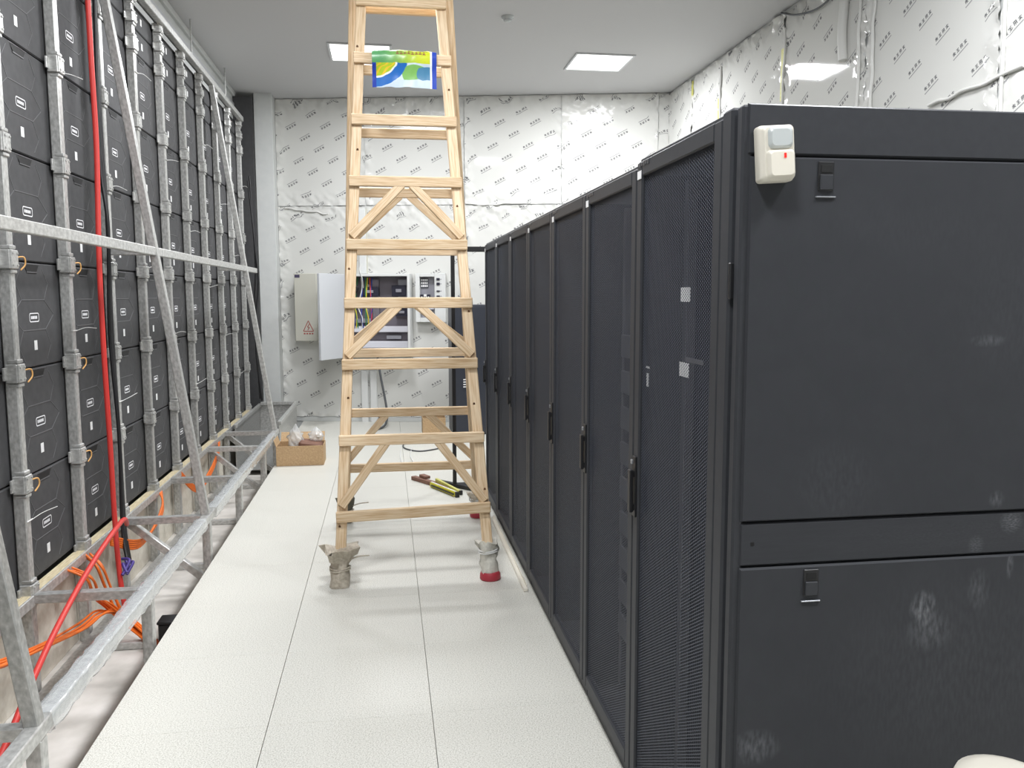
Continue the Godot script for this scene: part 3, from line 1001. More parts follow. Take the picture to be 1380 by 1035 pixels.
func support_frame() -> void:
	var t := thing("support_frame", Vector3(-1.64, YT, -6.0), "galvanised steel tube frame holding up the black display cabinets", "frame")
	var U := Vector3.UP
	var XP := -1.640
	for k in range(-4, 10):
		var z := post_z(k)
		var p := bar("post", Vector3(XP, YT, z), Vector3(XP, 3.60, z), 0.052, 0.052, Vector3.BACK, galv(), t, 0.005)
		var ys := []
		for j in 7:
			ys.append(CY0 + CHH * j)
		ys.append(3.44)
		ys.append(3.575)
		for j in ys.size():
			var y: float = ys[j]
			var s := begin()
			var hgt := 0.082 if j < 7 else 0.06
			# plate with ears, bolts, and shoulders that grip the tube
			box(s, at(XP + 0.033, y, z), Vector3(0.014, hgt, 0.070), 0.004)
			for e: float in [-1.0, 1.0]:
				box(s, at(XP + 0.008, y, z + e * 0.034), Vector3(0.050, hgt, 0.012), 0.003)
				box(s, at(XP - 0.012, y, z + e * 0.050), Vector3(0.010, hgt * 0.7, 0.034), 0.002)
				box(s, at(XP + 0.012, y + e * (hgt * 0.5 + 0.012), z), Vector3(0.046, 0.018, 0.057), 0.006)
				for e2: float in [-1.0, 1.0]:
					box(s, at(XP + 0.042, y + e * hgt * 0.32, z + e2 * 0.022), Vector3(0.006, 0.009, 0.009), 0.002)
			obj("clamp", s, galv(), p)
		# plastic ties left uncut at some posts
		if k >= 0:
			for j in 2:
				var y := 0.6 + fmod(k * 0.83 + j * 1.31, 2.6)
				var s := begin()
				tube(s, smooth([Vector3(XP + 0.032, y, z - 0.02), Vector3(XP + 0.05, y + 0.012, z - 0.10), Vector3(XP + 0.06, y + 0.004 + 0.02 * j, z - 0.24)], 4), 0.0017, 5)
				tube(s, [Vector3(XP + 0.030, y, z - 0.030), Vector3(XP + 0.030, y, z + 0.030)], 0.0035, 5)
				obj("cable_tie", s, mats.white_cable, p)
		if k in [0, 1]:
			for j: int in [2, 3, 4]:
				var y := CY0 + CHH * (j - 1) - 0.01
				var s := begin()
				var c := Vector3(XP + 0.03, y, z - 0.05)
				tube(s, smooth([c + Vector3(0, 0.02, 0.01), c + Vector3(0.02, 0.022, -0.015), c + Vector3(0.02, -0.01, -0.025), c + Vector3(0.01, -0.035, 0.0)], 4), 0.0035, 6)
				obj("wire_loop", s, mats.tan_wire, p)
	# long members
	bar("sill", Vector3(-1.635, 0.246, 2.0), Vector3(-1.635, 0.246, post_z(9)), 0.030, 0.055, U, mats.timber, t)
	bar("sill_channel", Vector3(-1.602, 0.238, 2.0), Vector3(-1.602, 0.238, post_z(9)), 0.05, 0.012, U, galv(), t)
	bar("top_beam", Vector3(-1.60, 3.625, 2.0), Vector3(-1.60, 3.625, -10.2), 0.05, 0.05, U, mats.galv2, t, 0.004)
	bar("top_rail", Vector3(-1.655, 3.665, 2.0), Vector3(-1.655, 3.665, -10.2), 0.03, 0.05, U, mats.galv1, t, 0.003)
	bar("ground_rail", Vector3(-1.585, YT + 0.026, 2.0), Vector3(-1.585, YT + 0.026, -8.7), 0.05, 0.05, U, mats.galv0, t, 0.004)
	var XF := -1.118
	var YF := 0.245
	var front := bar("front_tube", Vector3(XF, YF, 1.0), Vector3(XF, YF, -8.62), 0.05, 0.05, U, mats.galv2, t, 0.004)
	bar("guard_tube", Vector3(-1.352, 1.872, 1.0), Vector3(-1.352, 1.872, -9.2), 0.05, 0.035, U, mats.galv2, t, 0.004)
	# clear protective sleeve, creased round the front tube
	for e: Array in [[-2.75, -5.15], [-5.4, -8.3]]:
		var s := begin()
		var rings := []
		var z: float = e[0]
		while z > e[1]:
			var ring := []
			for p: Vector3 in rrect(Vector3.ZERO, 0.064, 0.064, 0.012, Basis.IDENTITY, 2):
				ring.append(Vector3(XF, YF, z) + p * (1.0 + rng.randf_range(-0.03, 0.22)))
			rings.append(ring)
			z -= rng.randf_range(0.025, 0.05)
		loft(s, rings, false)
		obj("plastic_sleeve", s, mats.wrap, front)
	for e: Array in [[-1.45, false], [-2.70, true], [-3.955, false], [-5.26, true], [-6.40, false], [-7.67, false], [-8.52, true]]:
		var z: float = e[0]
		bar("leg", Vector3(XF, YT, z), Vector3(XF, YF - 0.025, z), 0.05, 0.05, Vector3.BACK, galv(), t, 0.004)
		bar("cross_tube", Vector3(-1.60, YF, z), Vector3(XF - 0.025, YF, z), 0.045, 0.045, U, galv(), t, 0.004)
		bar("ground_cross", Vector3(-1.56, YT + 0.02, z - 0.55), Vector3(XE + 0.02, YT + 0.02, z - 0.55), 0.04, 0.04, U, galv(), t, 0.004)
		if e[1] or z < -7.0:
			bar("diagonal_brace", Vector3(-1.59, YF - 0.02, z - 0.05), Vector3(XE - 0.0, YT + 0.03, z - 0.05), 0.045, 0.045, Vector3.BACK, galv(), t, 0.004)
		if e[1]:
			bar("strut", Vector3(XF, YF, z - 0.0), Vector3(-1.60, 3.60, z), 0.048, 0.048, Vector3.BACK, galv(), t, 0.004)
			bar("tie_tube", Vector3(-1.61, 1.872, z - 0.01), Vector3(-1.352, 1.872, z - 0.01), 0.045, 0.04, U, galv(), t, 0.004)
	for z: float in [-4.6, -6.3, -8.0, -9.6]:
		var s := begin()
		tube(s, [Vector3(-1.66, 3.67, z), Vector3(-1.66, CH, z)], 0.008, 8)
		obj("hanger_rod", s, mats.galv2, t)
	# dark end plate between the last cabinets and the pier
	slab("end_plate", Vector3(-1.76, YT, -10.66), Vector3(-1.535, 3.98, -10.64), mats.cabinet, t)
	# boards closing the plinth below the sill
	var b := setting("baseboard_left")
	for k in range(-6, 9):
		slab("board", Vector3(-1.70, YT, post_z(k + 1) + 0.003), Vector3(-1.682 - 0.002 * (posmod(k, 2)), 0.225, post_z(k) - 0.003), mats.board, b)
	# sheet-steel trough at the far end of the trench
	var tr := thing("cable_trough", Vector3(-1.35, YT, -9.5), "open galvanised steel trough in the trench by the back wall", "trough")
	slab("side_wall", Vector3(-1.125, YT, -10.55), Vector3(-1.115, 0.29, -8.85), mats.galv0, tr, 0.002)
	slab("side_wall", Vector3(-1.565, YT, -10.55), Vector3(-1.555, 0.27, -8.85), mats.galv0, tr, 0.002)
	slab("end_wall", Vector3(-1.555, YT, -10.55), Vector3(-1.125, 0.29, -10.54), mats.galv1, tr, 0.002)
	slab("bottom", Vector3(-1.555, YT + 0.05, -10.54), Vector3(-1.125, YT + 0.06, -8.85), mats.galv0, tr, 0.002)
	bar("rim", Vector3(-1.115, 0.29, -8.85), Vector3(-1.115, 0.29, -10.55), 0.04, 0.04, U, mats.galv2, tr)
	bar("rim", Vector3(-1.555, 0.27, -8.85), Vector3(-1.555, 0.27, -10.55), 0.04, 0.03, U, mats.galv2, tr)
	bar("rim", Vector3(-1.13, 0.29, -10.52), Vector3(-1.54, 0.29, -10.52), 0.04, 0.03, U, mats.galv2, tr)
	frame_cables()

func cable(called: String, lines: Array, r: float, m: Material, label: String, group := "") -> void:
	var t := thing(called, lines[0][0], label, "cable", group)
	for l: Array in lines:
		var s := begin()
		tube(s, smooth(l, 6), r, 8)
		obj("strand", s, m, t)

func V(x: float, y: float, z: float) -> Vector3:
	return Vector3(x, y, z)

func frame_cables() -> void:
	cable("red_cable", [[V(-1.52, 3.56, -4.86), V(-1.52, 2.9, -4.86), V(-1.52, 2.4, -4.87), V(-1.525, 1.8, -4.83), V(-1.52, 1.28, -4.81), V(-1.52, 0.8, -4.83), V(-1.52, 0.36, -4.84), V(-1.50, 0.05, -4.81), V(-1.45, YT + 0.02, -4.75)]], 0.0145, mats.red_cable, "thick red cable hanging straight down past the display cabinets")
	cable("red_cable", [[V(-1.50, 0.30, -4.98), V(-1.43, 0.40, -4.66), V(-1.41, 0.33, -4.10), V(-1.40, 0.208, -3.63), V(-1.39, 0.09, -3.30), V(-1.385, -0.02, -3.05), V(-1.37, -0.13, -2.6), V(-1.36, YT + 0.02, -2.1)]], 0.013, mats.red_cable, "red cable slanting across the trench behind the steel strut")
	# black bundle down the third post
	var lines := []
	for k in 4:
		var o := 0.014 * k
		lines.append([V(-1.60 + o * 0.4, 3.3, -5.22 + o), V(-1.595, 2.7 - 0.1 * k, -5.20 + o), V(-1.58 + o * 0.5, 2.0, -5.18 + o * 1.4), V(-1.595, 1.4, -5.21 + o), V(-1.58 + o * 0.3, 0.8, -5.19 + o), V(-1.57, 0.25, -5.17 + o), V(-1.53, 0.05, -5.10 + o)])
	cable("black_cable", lines, 0.011, mats.black_cable, "black cable bundle running down one post of the frame")
	cable("purple_cable", [[V(-1.50, 0.10, -4.93), V(-1.47, 0.06, -4.88), V(-1.49, 0.11, -4.84), V(-1.46, 0.07, -4.80)], [V(-1.49, 0.08, -4.95), V(-1.45, 0.10, -4.89), V(-1.47, 0.05, -4.83)], [V(-1.51, 0.12, -4.90), V(-1.46, 0.12, -4.86), V(-1.48, 0.06, -4.79)]], 0.009, mats.purple_cable, "short tangle of purple wire above the trench")
	# orange optical leads in loose bundles
	var fan := [
		[V(-1.55, 0.26, -3.10), V(-1.50, 0.19, -3.35), V(-1.49, 0.10, -3.77), V(-1.48, 0.02, -4.15), V(-1.49, -0.02, -4.42), V(-1.48, -0.08, -4.60), V(-1.40, -0.14, -4.62), V(-1.22, -0.20, -4.43)],
		[V(-1.60, 0.24, -4.36), V(-1.51, 0.20, -4.36), V(-1.50, 0.06, -4.44), V(-1.48, -0.05, -4.58), V(-1.40, -0.15, -4.60), V(-1.22, -0.21, -4.42)],
		[V(-1.60, 0.24, -4.62), V(-1.53, 0.18, -4.58), V(-1.50, 0.06, -4.60), V(-1.46, -0.10, -4.64), V(-1.38, -0.17, -4.60), V(-1.20, -0.22, -4.40)]]
	lines = []
	for f: Array in fan:
		for k in 5:
			var l := []
			for p: Vector3 in f:
				l.append(p + V(0.011 * (k - 2), rng.randf_range(-0.010, 0.010), 0.011 * ((k * 2) % 5 - 2)))
			lines.append(l)
	cable("orange_cable", lines, 0.006, mats.orange_cable, "orange cable bundles gathered in a knot over the trench")
	lines = []
	for k in 5:
		var o := 0.012 * (k - 2)
		lines.append([V(-1.60, 0.20 + o, -5.0), V(-1.53, 0.10 + o, -5.25), V(-1.52, 0.10, -5.55 + o), V(-1.54, 0.16 + o, -5.9), V(-1.60, 0.23, -6.1 + o)])
	cable("orange_cable", lines, 0.007, mats.orange_cable, "orange cable loop under the sill beside the black bundle")
	lines = []
	for k in 5:
		var o := 0.012 * (k - 2)
		lines.append([V(-1.60, 0.22 + o, -6.7), V(-1.54, 0.05 + o, -6.95), V(-1.52, 0.10 + o, -7.4), V(-1.55, 0.18 + o, -7.9), V(-1.60, 0.22, -8.2 + o)])
	cable("orange_cable", lines, 0.007, mats.orange_cable, "orange cable loop under the sill toward the steel trough")
	cable("black_cable", [[V(-1.49, 2.95, -9.92), V(-1.47, 2.5, -9.90), V(-1.45, 2.15, -9.88), V(-1.43, 1.75, -9.90), V(-1.47, 1.35, -9.90), V(-1.48, 0.9, -9.92), V(-1.44, 0.4, -9.95)], [V(-1.51, 2.9, -9.92), V(-1.46, 2.3, -9.89), V(-1.455, 1.9, -9.9), V(-1.48, 1.5, -9.92), V(-1.47, 0.9, -9.93), V(-1.46, 0.42, -9.95)]], 0.010, mats.black_cable, "loose black cables hanging beside the white pier")
	var sk := thing("socket_box", V(-1.13, YT, -4.45), "small black box on the trench bed at the floor edge", "box")
	slab("case", V(-1.20, YT, -4.50), V(-1.10, YT + 0.16, -4.40), mats.black_plastic, sk, 0.006)
	slab("lid", V(-1.205, YT + 0.16, -4.505), V(-1.095, YT + 0.175, -4.395), mats.black_plastic, sk, 0.004)
	sk = thing("socket_box", V(-1.13, YT, -4.15), "small flat black box on the trench bed beside the taller one", "box")
	slab("case", V(-1.17, YT, -4.20), V(-1.09, YT + 0.07, -4.11), mats.black_plastic, sk, 0.006)
	slab("lid", V(-1.175, YT + 0.07, -4.205), V(-1.085, YT + 0.08, -4.105), mats.black_plastic, sk, 0.004)

# ---------------------------------------------------------------- the ladder
const LT := 3.56

func lad(side: float, x: float, y: float, off := 0.0) -> Vector3:
	# a point on the front (1) or rear (-1) leaf, off = distance outwards from its middle plane
	var z := -5.255 + side * (0.675 - 0.193 * y)
	var n := Vector3(0, 0.19, side).normalized()
	return Vector3(x, y, z) + n * off

func pine() -> Material:
	return mats["pine%d" % (rng.randi() % 4)]

func ladder() -> void:
	var t := thing("step_ladder", Vector3(0.13, 0, -5.25), "tall pine A-frame ladder with diagonal braces standing in the aisle", "ladder")
	var ys := [0.39, 0.795, 1.215, 1.56, 1.895, 2.26, 2.62, 2.985, 3.33]
	for side: float in [1.0, -1.0]:
		var nrm := Vector3(0, 0.19, side).normalized()
		for sx: float in [-1.0, 1.0]:
			# rail centre line, from the photograph
			var xa: float
			var xb: float
			if side > 0.0:
				xa = -0.281 if sx < 0.0 else 0.563
				xb = -0.098 if sx < 0.0 else 0.345
			else:
				xa = -0.310 if sx < 0.0 else 0.640
				xb = -0.146 if sx < 0.0 else 0.398
			var a := lad(side, xa, 0.012)
			var b := lad(side, xb, LT)
			var rail := bar("rail", a, b, 0.040, 0.058, nrm, pine(), t, 0.004)
			foot_wrap(t, a, b, side, sx)
			var kn := begin()
			for k in 5:
				var p := a.lerp(b, 0.13 + 0.17 * k + 0.05 * sin(k * 7.0 + sx * 2.0 + side))
				var ring0 := []
				var ring1 := []
				for q in 8:
					var an := TAU * q / 8
					var d := Vector3(cos(an) * 0.007, sin(an) * 0.012, 0) + Vector3(0.012 * sin(k * 3.0 + sx), 0, 0)
					ring0.append(p + d + nrm * side * 0.0 + nrm * 0.0198 )
					ring1.append(p + d * 0.9 + nrm * 0.0204)
				loft(kn, [ring0, ring1])
			obj("knot", kn, mats.knot, rail)
		for i in ys.size():
			var y: float = ys[i]
			var f := y / LT
			var xl: float
			var xr: float
			if side > 0.0:
				xl = lerpf(-0.281, -0.098, f) - 0.032
				xr = lerpf(0.563, 0.345, f) + 0.032
			else:
				xl = lerpf(-0.310, -0.146, f) - 0.030
				xr = lerpf(0.640, 0.398, f) + 0.030
			var o := 0.020 + 0.015
			var skew := 0.012 if i == 0 and side > 0.0 else 0.0
			bar("rung", lad(side, xl, y - skew, o), lad(side, xr, y + skew, o), 0.060, 0.030, Vector3.UP, pine(), t, 0.004)
		# braces between three pairs of rungs
		for e: Array in [[4, 0.135, 0.135], [2, 0.105, 0.165], [0, 0.02, 0.25]]:
			var yb: float = ys[e[0]] + 0.045
			var yt: float = ys[e[0] + 1] - 0.030
			var f := yb / LT
			var xl := lerpf(-0.281, -0.098, f) if side > 0.0 else lerpf(-0.310, -0.146, f)
			var xr := lerpf(0.563, 0.345, f) if side > 0.0 else lerpf(0.640, 0.398, f)
			var o := 0.020 + 0.011
			var spread := 0.028
			bar("brace", lad(side, xl - 0.005, yb, o), lad(side, e[1] - spread, yt + 0.015, o), 0.022, 0.048, Vector3(0, 0.19, side).normalized(), pine(), t, 0.003)
			bar("brace", lad(side, xr + 0.005, yb, o), lad(side, e[2] + spread, yt + 0.015, o), 0.022, 0.048, Vector3(0, 0.19, side).normalized(), pine(), t, 0.003)
	# hinge bolts at the top
	for x: float in [-0.118, 0.372]:
		var s := begin()
		tube(s, [V(x - 0.06, 3.49, -5.255), V(x + 0.06, 3.49, -5.255)], 0.010, 8)
		obj("hinge_bolt", s, mats.steel_edge, t)
	# the packet hung over a rung
	var pk := thing("wipes_packet", V(0.135, 2.82, -5.13), "blue and green printed soft packet draped over a ladder rung", "packet")
	var prof := []
	var c := lad(1.0, 0.0, 2.985, 0.035)
	for e: Array in [[0.034, -0.172, 1.0], [0.036, -0.12, 0.83], [0.034, -0.06, 0.64], [0.046, -0.045, 0.50], [0.052, 0.0, 0.32], [0.044, 0.030, 0.14], [0.018, 0.044, 0.02], [-0.012, 0.044, 0.0], [-0.028, 0.02, 0.0], [-0.030, -0.05, 0.0]]:
		prof.append([Vector3(0, c.y + e[1], c.z + e[0] - 0.0), e[2]])
	var s2 := begin()
	var nx := 14
	var wob := noise(6.0, 5, 2)
	for i in nx:
		for k in prof.size() - 1:
			var q := []
			for d: Array in [[0, 0], [1, 0], [1, 1], [0, 1]]:
				var u := float(i + d[0]) / nx
				var pr: Array = prof[k + d[1]]
				var base: Vector3 = pr[0]
				var p := Vector3(lerpf(-0.052, 0.322, u), base.y + 0.006 * wob.get_noise_2d(u * 2.0, k + d[1]), base.z + 0.012 * wob.get_noise_2d(u * 2.5 + 3.0, (k + d[1]) * 0.7) + 0.014 * sin(PI * u))
				q.append([p, Vector2(u, pr[1])])
			for e: int in [0, 2, 1, 0, 3, 2]:
				s2.set_uv(q[e][1])
				s2.set_smooth_group(0)
				s2.add_vertex(q[e][0])
	s2.generate_normals()
	obj("wrapper", s2, mats.pack, pk)

func foot_wrap(t: Node3D, a: Vector3, b: Vector3, side: float, sx: float) -> void:
	var d := (b - a).normalized()
	var s := begin()
	var rings := []
	var h := 0.20 if side > 0.0 else 0.17
	var flare := 1.0 if side > 0.0 and sx < 0.0 else 0.25
	var n := 9
	for i in n:
		var f := float(i) / (n - 1)
		var c := a + d * (f * h)
		c.y = maxf(c.y, 0.004)
		var ring := []
		for k in 16:
			var an := TAU * k / 16
			var r := 0.046 + 0.010 * sin(an * 3.0 + i * 1.3) * (0.3 + f) + rng.randf_range(-0.003, 0.006)
			if f < 0.4:
				r += 0.004
			if f > 0.45 and f < 0.62:
				r -= 0.004
			if f > 0.62:
				r += (f - 0.62) * 0.16 * flare * (0.5 + 0.9 * absf(sin(an * 2.0 + 0.5)))
			var p := c + Vector3(cos(an) * r, 0, sin(an) * r * 0.85)
			if i > 0:
				p.y += rng.randf_range(-0.006, 0.010) * (1.0 + 2.5 * flare * f)
			else:
				p.y = 0.001
			ring.append(p)
		rings.append(ring)
	loft(s, rings)
	var m: Material = mats.rag
	if side > 0.0 and sx > 0.0:
		m = mats.white_rag
	elif side < 0.0:
		m = mats.dark_rag if sx < 0.0 else mats.rag
	var w := obj("foot_wrap", s, m, t)
	# string tied round it
	s = begin()
	for j in 2:
		var pts := []
		var c := a + d * (h * (0.42 if sx < 0.0 else 0.72) + 0.012 * j)
		for k in 17:
			var an := TAU * k / 16
			pts.append(c + Vector3(cos(an) * 0.056, 0.004 * sin(an * 2.0 + j), sin(an) * 0.050))
		tube(s, pts, 0.004, 5)
	if sx < 0.0:
		tube(s, smooth([a + d * h * 0.7 + V(0.05, 0, 0.02), a + d * h * 0.75 + V(0.10, 0.01, 0.03), a + d * h * 0.7 + V(0.16, 0.02, 0.02)], 4), 0.004, 5)
	obj("string", s, mats.white_cable if sx > 0.0 else mats.rag, w)
	if sx > 0.0:
		s = begin()
		lathe(s, Vector3(a.x, 0.0, a.z), [Vector2(0.056, 0.001), Vector2(0.060, 0.008), Vector2(0.059, 0.032), Vector2(0.050, 0.045)], 16)
		obj("red_band", s, mats.red_plastic, w)

# ---------------------------------------------------------------- fittings on the back wall
func back_wall_fittings() -> void:
	# closed beige box
	var t := thing("distribution_box", V(-0.91, 1.07, ZB), "closed beige wall box with a faded warning triangle", "electrical box")
	slab("case", V(-1.045, 1.075, ZB + 0.012), V(-0.775, 1.865, -10.17), mats.box_beige, t, 0.004)
	var d := slab("door", V(-1.055, 1.068, -10.168), V(-0.785, 1.872, -10.150), mats.box_beige, t, 0.004)
	var s := begin()
	var c := V(-0.895, 1.235, -10.149)
	var p := [c + V(-0.062, -0.05, 0), c + V(0.062, -0.05, 0), c + V(0, 0.075, 0)]
	for k in 3:
		barst(s, p[k], p[(k + 1) % 3], 0.003, 0.009, Vector3.BACK)
	barst(s, c + V(0.012, 0.038, 0), c + V(-0.012, 0.0, 0), 0.003, 0.008, Vector3.BACK)
	barst(s, c + V(-0.012, 0.0, 0), c + V(0.012, -0.004, 0), 0.003, 0.008, Vector3.BACK)
	barst(s, c + V(0.012, -0.004, 0), c + V(-0.008, -0.036, 0), 0.003, 0.008, Vector3.BACK)
	for k in 4:
		box(s, Transform3D(Basis.IDENTITY, c + V(-0.048 + k * 0.032, -0.078, 0)), V(0.020, 0.018, 0.003), 0.001)
	obj("warning_sign", s, mats.warning, d)
	slab("name_label", V(-1.045, 1.822, -10.151), V(-0.985, 1.858, -10.147), mats.purple_label, d, 0.001)
	hang(t)
	# big open cabinet
	t = thing("switch_cabinet", V(-0.04, 0.88, ZB), "open grey switch cabinet full of wires behind the ladder", "electrical cabinet")
	var x0 := -0.42
	var x1 := 0.335
	var y0 := 0.88
	var y1 := 1.865
	var zf := -10.14
	s = begin()
	lohi(s, V(x0, y0, ZB + 0.012), V(x0 + 0.03, y1, zf))
	lohi(s, V(x1 - 0.03, y0, ZB + 0.012), V(x1, y1, zf))
	lohi(s, V(x0 + 0.03, y0, ZB + 0.012), V(x1 - 0.03, y0 + 0.03, zf))
	lohi(s, V(x0 + 0.03, y1 - 0.03, ZB + 0.012), V(x1 - 0.03, y1, zf))
	obj("case", s, mats.box_white, t)
	slab("back_plate", V(x0 + 0.03, y0 + 0.03, ZB + 0.014), V(x1 - 0.03, y1 - 0.03, ZB + 0.024), mats.back_plate, t)
	for e: Array in [[1.17, 1.24], [0.98, 1.06]]:
		slab("wiring_duct", V(x0 + 0.04, e[0], ZB + 0.03), V(x1 - 0.05, e[1], ZB + 0.10), mats.duct, t, 0.004)
	slab("wiring_duct", V(x0 + 0.28, 1.30, ZB + 0.03), V(x0 + 0.36, 1.80, ZB + 0.09), mats.back_plate, t, 0.004)
	for e: Array in [[-0.26, 1.60, 0.20, 0.11], [0.10, 1.60, 0.17, 0.13], [-0.34, 1.50, 0.10, 0.07], [-0.30, 1.10, 0.08, 0.05], [0.14, 1.36, 0.16, 0.10]]:
		var b := slab("breaker", V(e[0], e[1], ZB + 0.03), V(e[0] + e[2], e[1] + e[3], ZB + 0.11), mats.breaker, t, 0.004)
		slab("toggle", V(e[0] + e[2] * 0.3, e[1] + e[3] * 0.35, ZB + 0.11), V(e[0] + e[2] * 0.7, e[1] + e[3] * 0.65, ZB + 0.125), mats.breaker_grey, b, 0.003)
	slab("terminal_block", V(-0.36, 1.28, ZB + 0.03), V(-0.16, 1.33, ZB + 0.08), mats.breaker_grey, t, 0.003)
	slab("terminal_block", V(0.02, 1.085, ZB + 0.03), V(0.20, 1.13, ZB + 0.07), mats.breaker_grey, t, 0.003)
	slab("device", V(0.17, 1.40, ZB + 0.03), V(0.29, 1.80, ZB + 0.07), mats.breaker_grey, t, 0.004)
	var cols := ["blue_cable", "yellow_cable", "green_cable", "white_cable", "blue_cable", "green_cable", "yellow_cable", "red_cable", "blue_cable", "yellow_cable", "black_cable", "green_cable"]
	for k in 9:
		s = begin()
		var x := -0.37 + 0.030 * k + rng.randf_range(-0.01, 0.01)
		tube(s, smooth([V(x, 1.20, ZB + 0.09), V(x + rng.randf_range(-0.03, 0.03), 1.34, ZB + 0.13), V(x + rng.randf_range(-0.04, 0.04), 1.48, ZB + 0.12), V(x + rng.randf_range(-0.02, 0.02), 1.62 + 0.02 * (k % 4), ZB + 0.12), V(x, 1.82, ZB + 0.08)], 5), 0.0065, 7)
		obj("wire", s, mats[cols[k]], t)
	s = begin()
	tube(s, smooth([V(-0.33, 1.84, ZB + 0.14), V(-0.36, 1.74, ZB + 0.17), V(-0.30, 1.70, ZB + 0.16), V(-0.35, 1.62, ZB + 0.15)], 5), 0.018, 8)
	obj("wire", s, mats.black_cable, t)
	s = begin()
	tube(s, smooth([V(-0.22, 1.98, zf + 0.02), V(-0.25, 1.92, zf + 0.03), V(-0.23, 1.82, zf + 0.01), V(-0.24, 1.70, ZB + 0.12)], 5), 0.007, 7)
	obj("wire", s, mats.white_cable, t)
	# its door, swung wide
	var hx := V(x0 + 0.004, 0, zf + 0.004)
	var fx := V(-0.600, 0, -9.62)
	var dir := (fx - hx).normalized()
	var T := Transform3D(Basis(dir, Vector3.UP, dir.cross(Vector3.UP)), (hx + fx) * 0.5 + V(0, (y0 + y1) * 0.5 - 0.005, 0))
	s = begin()
	box(s, Transform3D.IDENTITY, V(hx.distance_to(fx), y1 - y0, 0.012), 0.003)
	var door := obj("door", s, mats.door_inside, t, T)
	s = begin()
	var L := hx.distance_to(fx)
	for zz: float in [-1.0, 1.0]:
		box(s, at(0, zz * ((y1 - y0) / 2 - 0.008), 0.013), V(L, 0.014, 0.022), 0.002)
		box(s, at(zz * (L / 2 - 0.008), 0, 0.013), V(0.014, y1 - y0 - 0.03, 0.022), 0.002)
	obj("door_edge", s, mats.door_inside, door, T)
	for yy: float in [0.30, -0.32]:
		s = begin()
		box(s, at(L / 2 - 0.06, yy, 0.016), V(0.03, 0.07, 0.02), 0.006)
		obj("door_catch", s, mats.breaker_grey, door, T)
	hang(t)
	# small box beside it
	t = thing("distribution_box", V(0.56, 1.30, ZB), "small white breaker box with open front beside the switch cabinet", "electrical box")
	x0 = 0.385
	x1 = 0.745
	y0 = 1.29
	y1 = 1.87
	zf = -10.25
	s = begin()
	lohi(s, V(x0, y0, ZB + 0.012), V(x0 + 0.05, y1, zf))
	lohi(s, V(x1 - 0.13, y0, ZB + 0.012), V(x1, y1, zf))
	lohi(s, V(x0 + 0.05, y0, ZB + 0.012), V(x1 - 0.13, y0 + 0.05, zf))
	lohi(s, V(x0 + 0.05, y1 - 0.04, ZB + 0.012), V(x1 - 0.13, y1, zf))
	obj("case", s, mats.box_white, t)
	slab("back_plate", V(x0 + 0.05, y0 + 0.05, ZB + 0.014), V(x1 - 0.13, y1 - 0.04, ZB + 0.022), mats.breaker_grey, t)
	var cd := slab("circuit_card", V(x0 + 0.055, 1.70, ZB + 0.03), V(x0 + 0.145, 1.815, ZB + 0.035), mats.breaker, t, 0.001)
	for i in 4:
		for j in 3:
			slab("card_field", V(x0 + 0.060 + i * 0.021, 1.708 + j * 0.035, ZB + 0.035), V(x0 + 0.076 + i * 0.021, 1.734 + j * 0.035, ZB + 0.037), mats.sticker, cd, 0.0005)
	for k in 3:
		var b := slab("breaker", V(x0 + 0.055 + k * 0.04, 1.55, ZB + 0.03), V(x0 + 0.09 + k * 0.04, 1.62, ZB + 0.075), mats.breaker if k != 1 else mats.sticker, t, 0.003)
		slab("toggle", V(x0 + 0.065 + k * 0.04, 1.575, ZB + 0.075), V(x0 + 0.08 + k * 0.04, 1.595, ZB + 0.085), mats.sticker if k != 1 else mats.breaker, b, 0.002)
	slab("wiring_duct", V(x0 + 0.055, 1.44, ZB + 0.03), V(x1 - 0.14, 1.49, ZB + 0.07), mats.duct, t)
	for e: Array in [[1.80, 0.028], [1.745, 0.030], [1.66, 0.014], [1.60, 0.014]]:
		var b := slab("switch", V(x1 - 0.105, e[0] - e[1] / 2, zf), V(x1 - 0.065, e[0] + e[1] / 2, zf + 0.012), mats.breaker, t, 0.003)
		slab("switch_mark", V(x1 - 0.06, e[0] - 0.004, zf), V(x1 - 0.045, e[0] + 0.004, zf + 0.003), mats.breaker_grey, b, 0.001)
	hang(t)
	# conduit covers and the black supply lead
	t = thing("conduit", V(-0.2, 1.87, ZB), "white vertical conduit on the wall above the switch cabinet", "conduit")
	slab("cover", V(-0.30, 1.87, ZB + 0.012), V(-0.215, 2.64, ZB + 0.05), mats.box_white, t, 0.006)
	slab("side_rib", V(-0.215, 1.87, ZB + 0.012), V(-0.20, 2.64, ZB + 0.035), mats.box_beige, t, 0.003)
	hang(t)
	t = thing("conduit", V(-0.3, 0.06, ZB), "pair of white vertical conduits on the wall under the switch cabinet", "conduit")
	for x: float in [-0.31, -0.20]:
		slab("cover", V(x, 0.06, ZB + 0.012), V(x + 0.085, 0.70, ZB + 0.05), mats.box_white, t, 0.010)
	hang(t)
	cable("wall_lead", [[V(3.425, 4.025, -7.06), V(3.42, 3.92, -6.78), V(3.42, 3.86, -6.47), V(3.42, 3.87, -6.25), V(3.42, 3.95, -6.08)]], 0.008, mats.grey_cable, "thin grey lead sagging along the top of the film-covered wall")
	cable("supply_cable", [[V(-0.115, 0.90, -10.58), V(-0.10, 0.78, -10.52), V(-0.075, 0.60, -10.48), V(-0.03, 0.35, -10.42), V(-0.005, 0.16, -10.34), V(-0.02, 0.05, -10.24), V(-0.07, 0.016, -10.12), V(-0.14, 0.014, -10.0)]], 0.014, mats.grey_cable, "thick dark cable dropping from the switch cabinet to the floor")
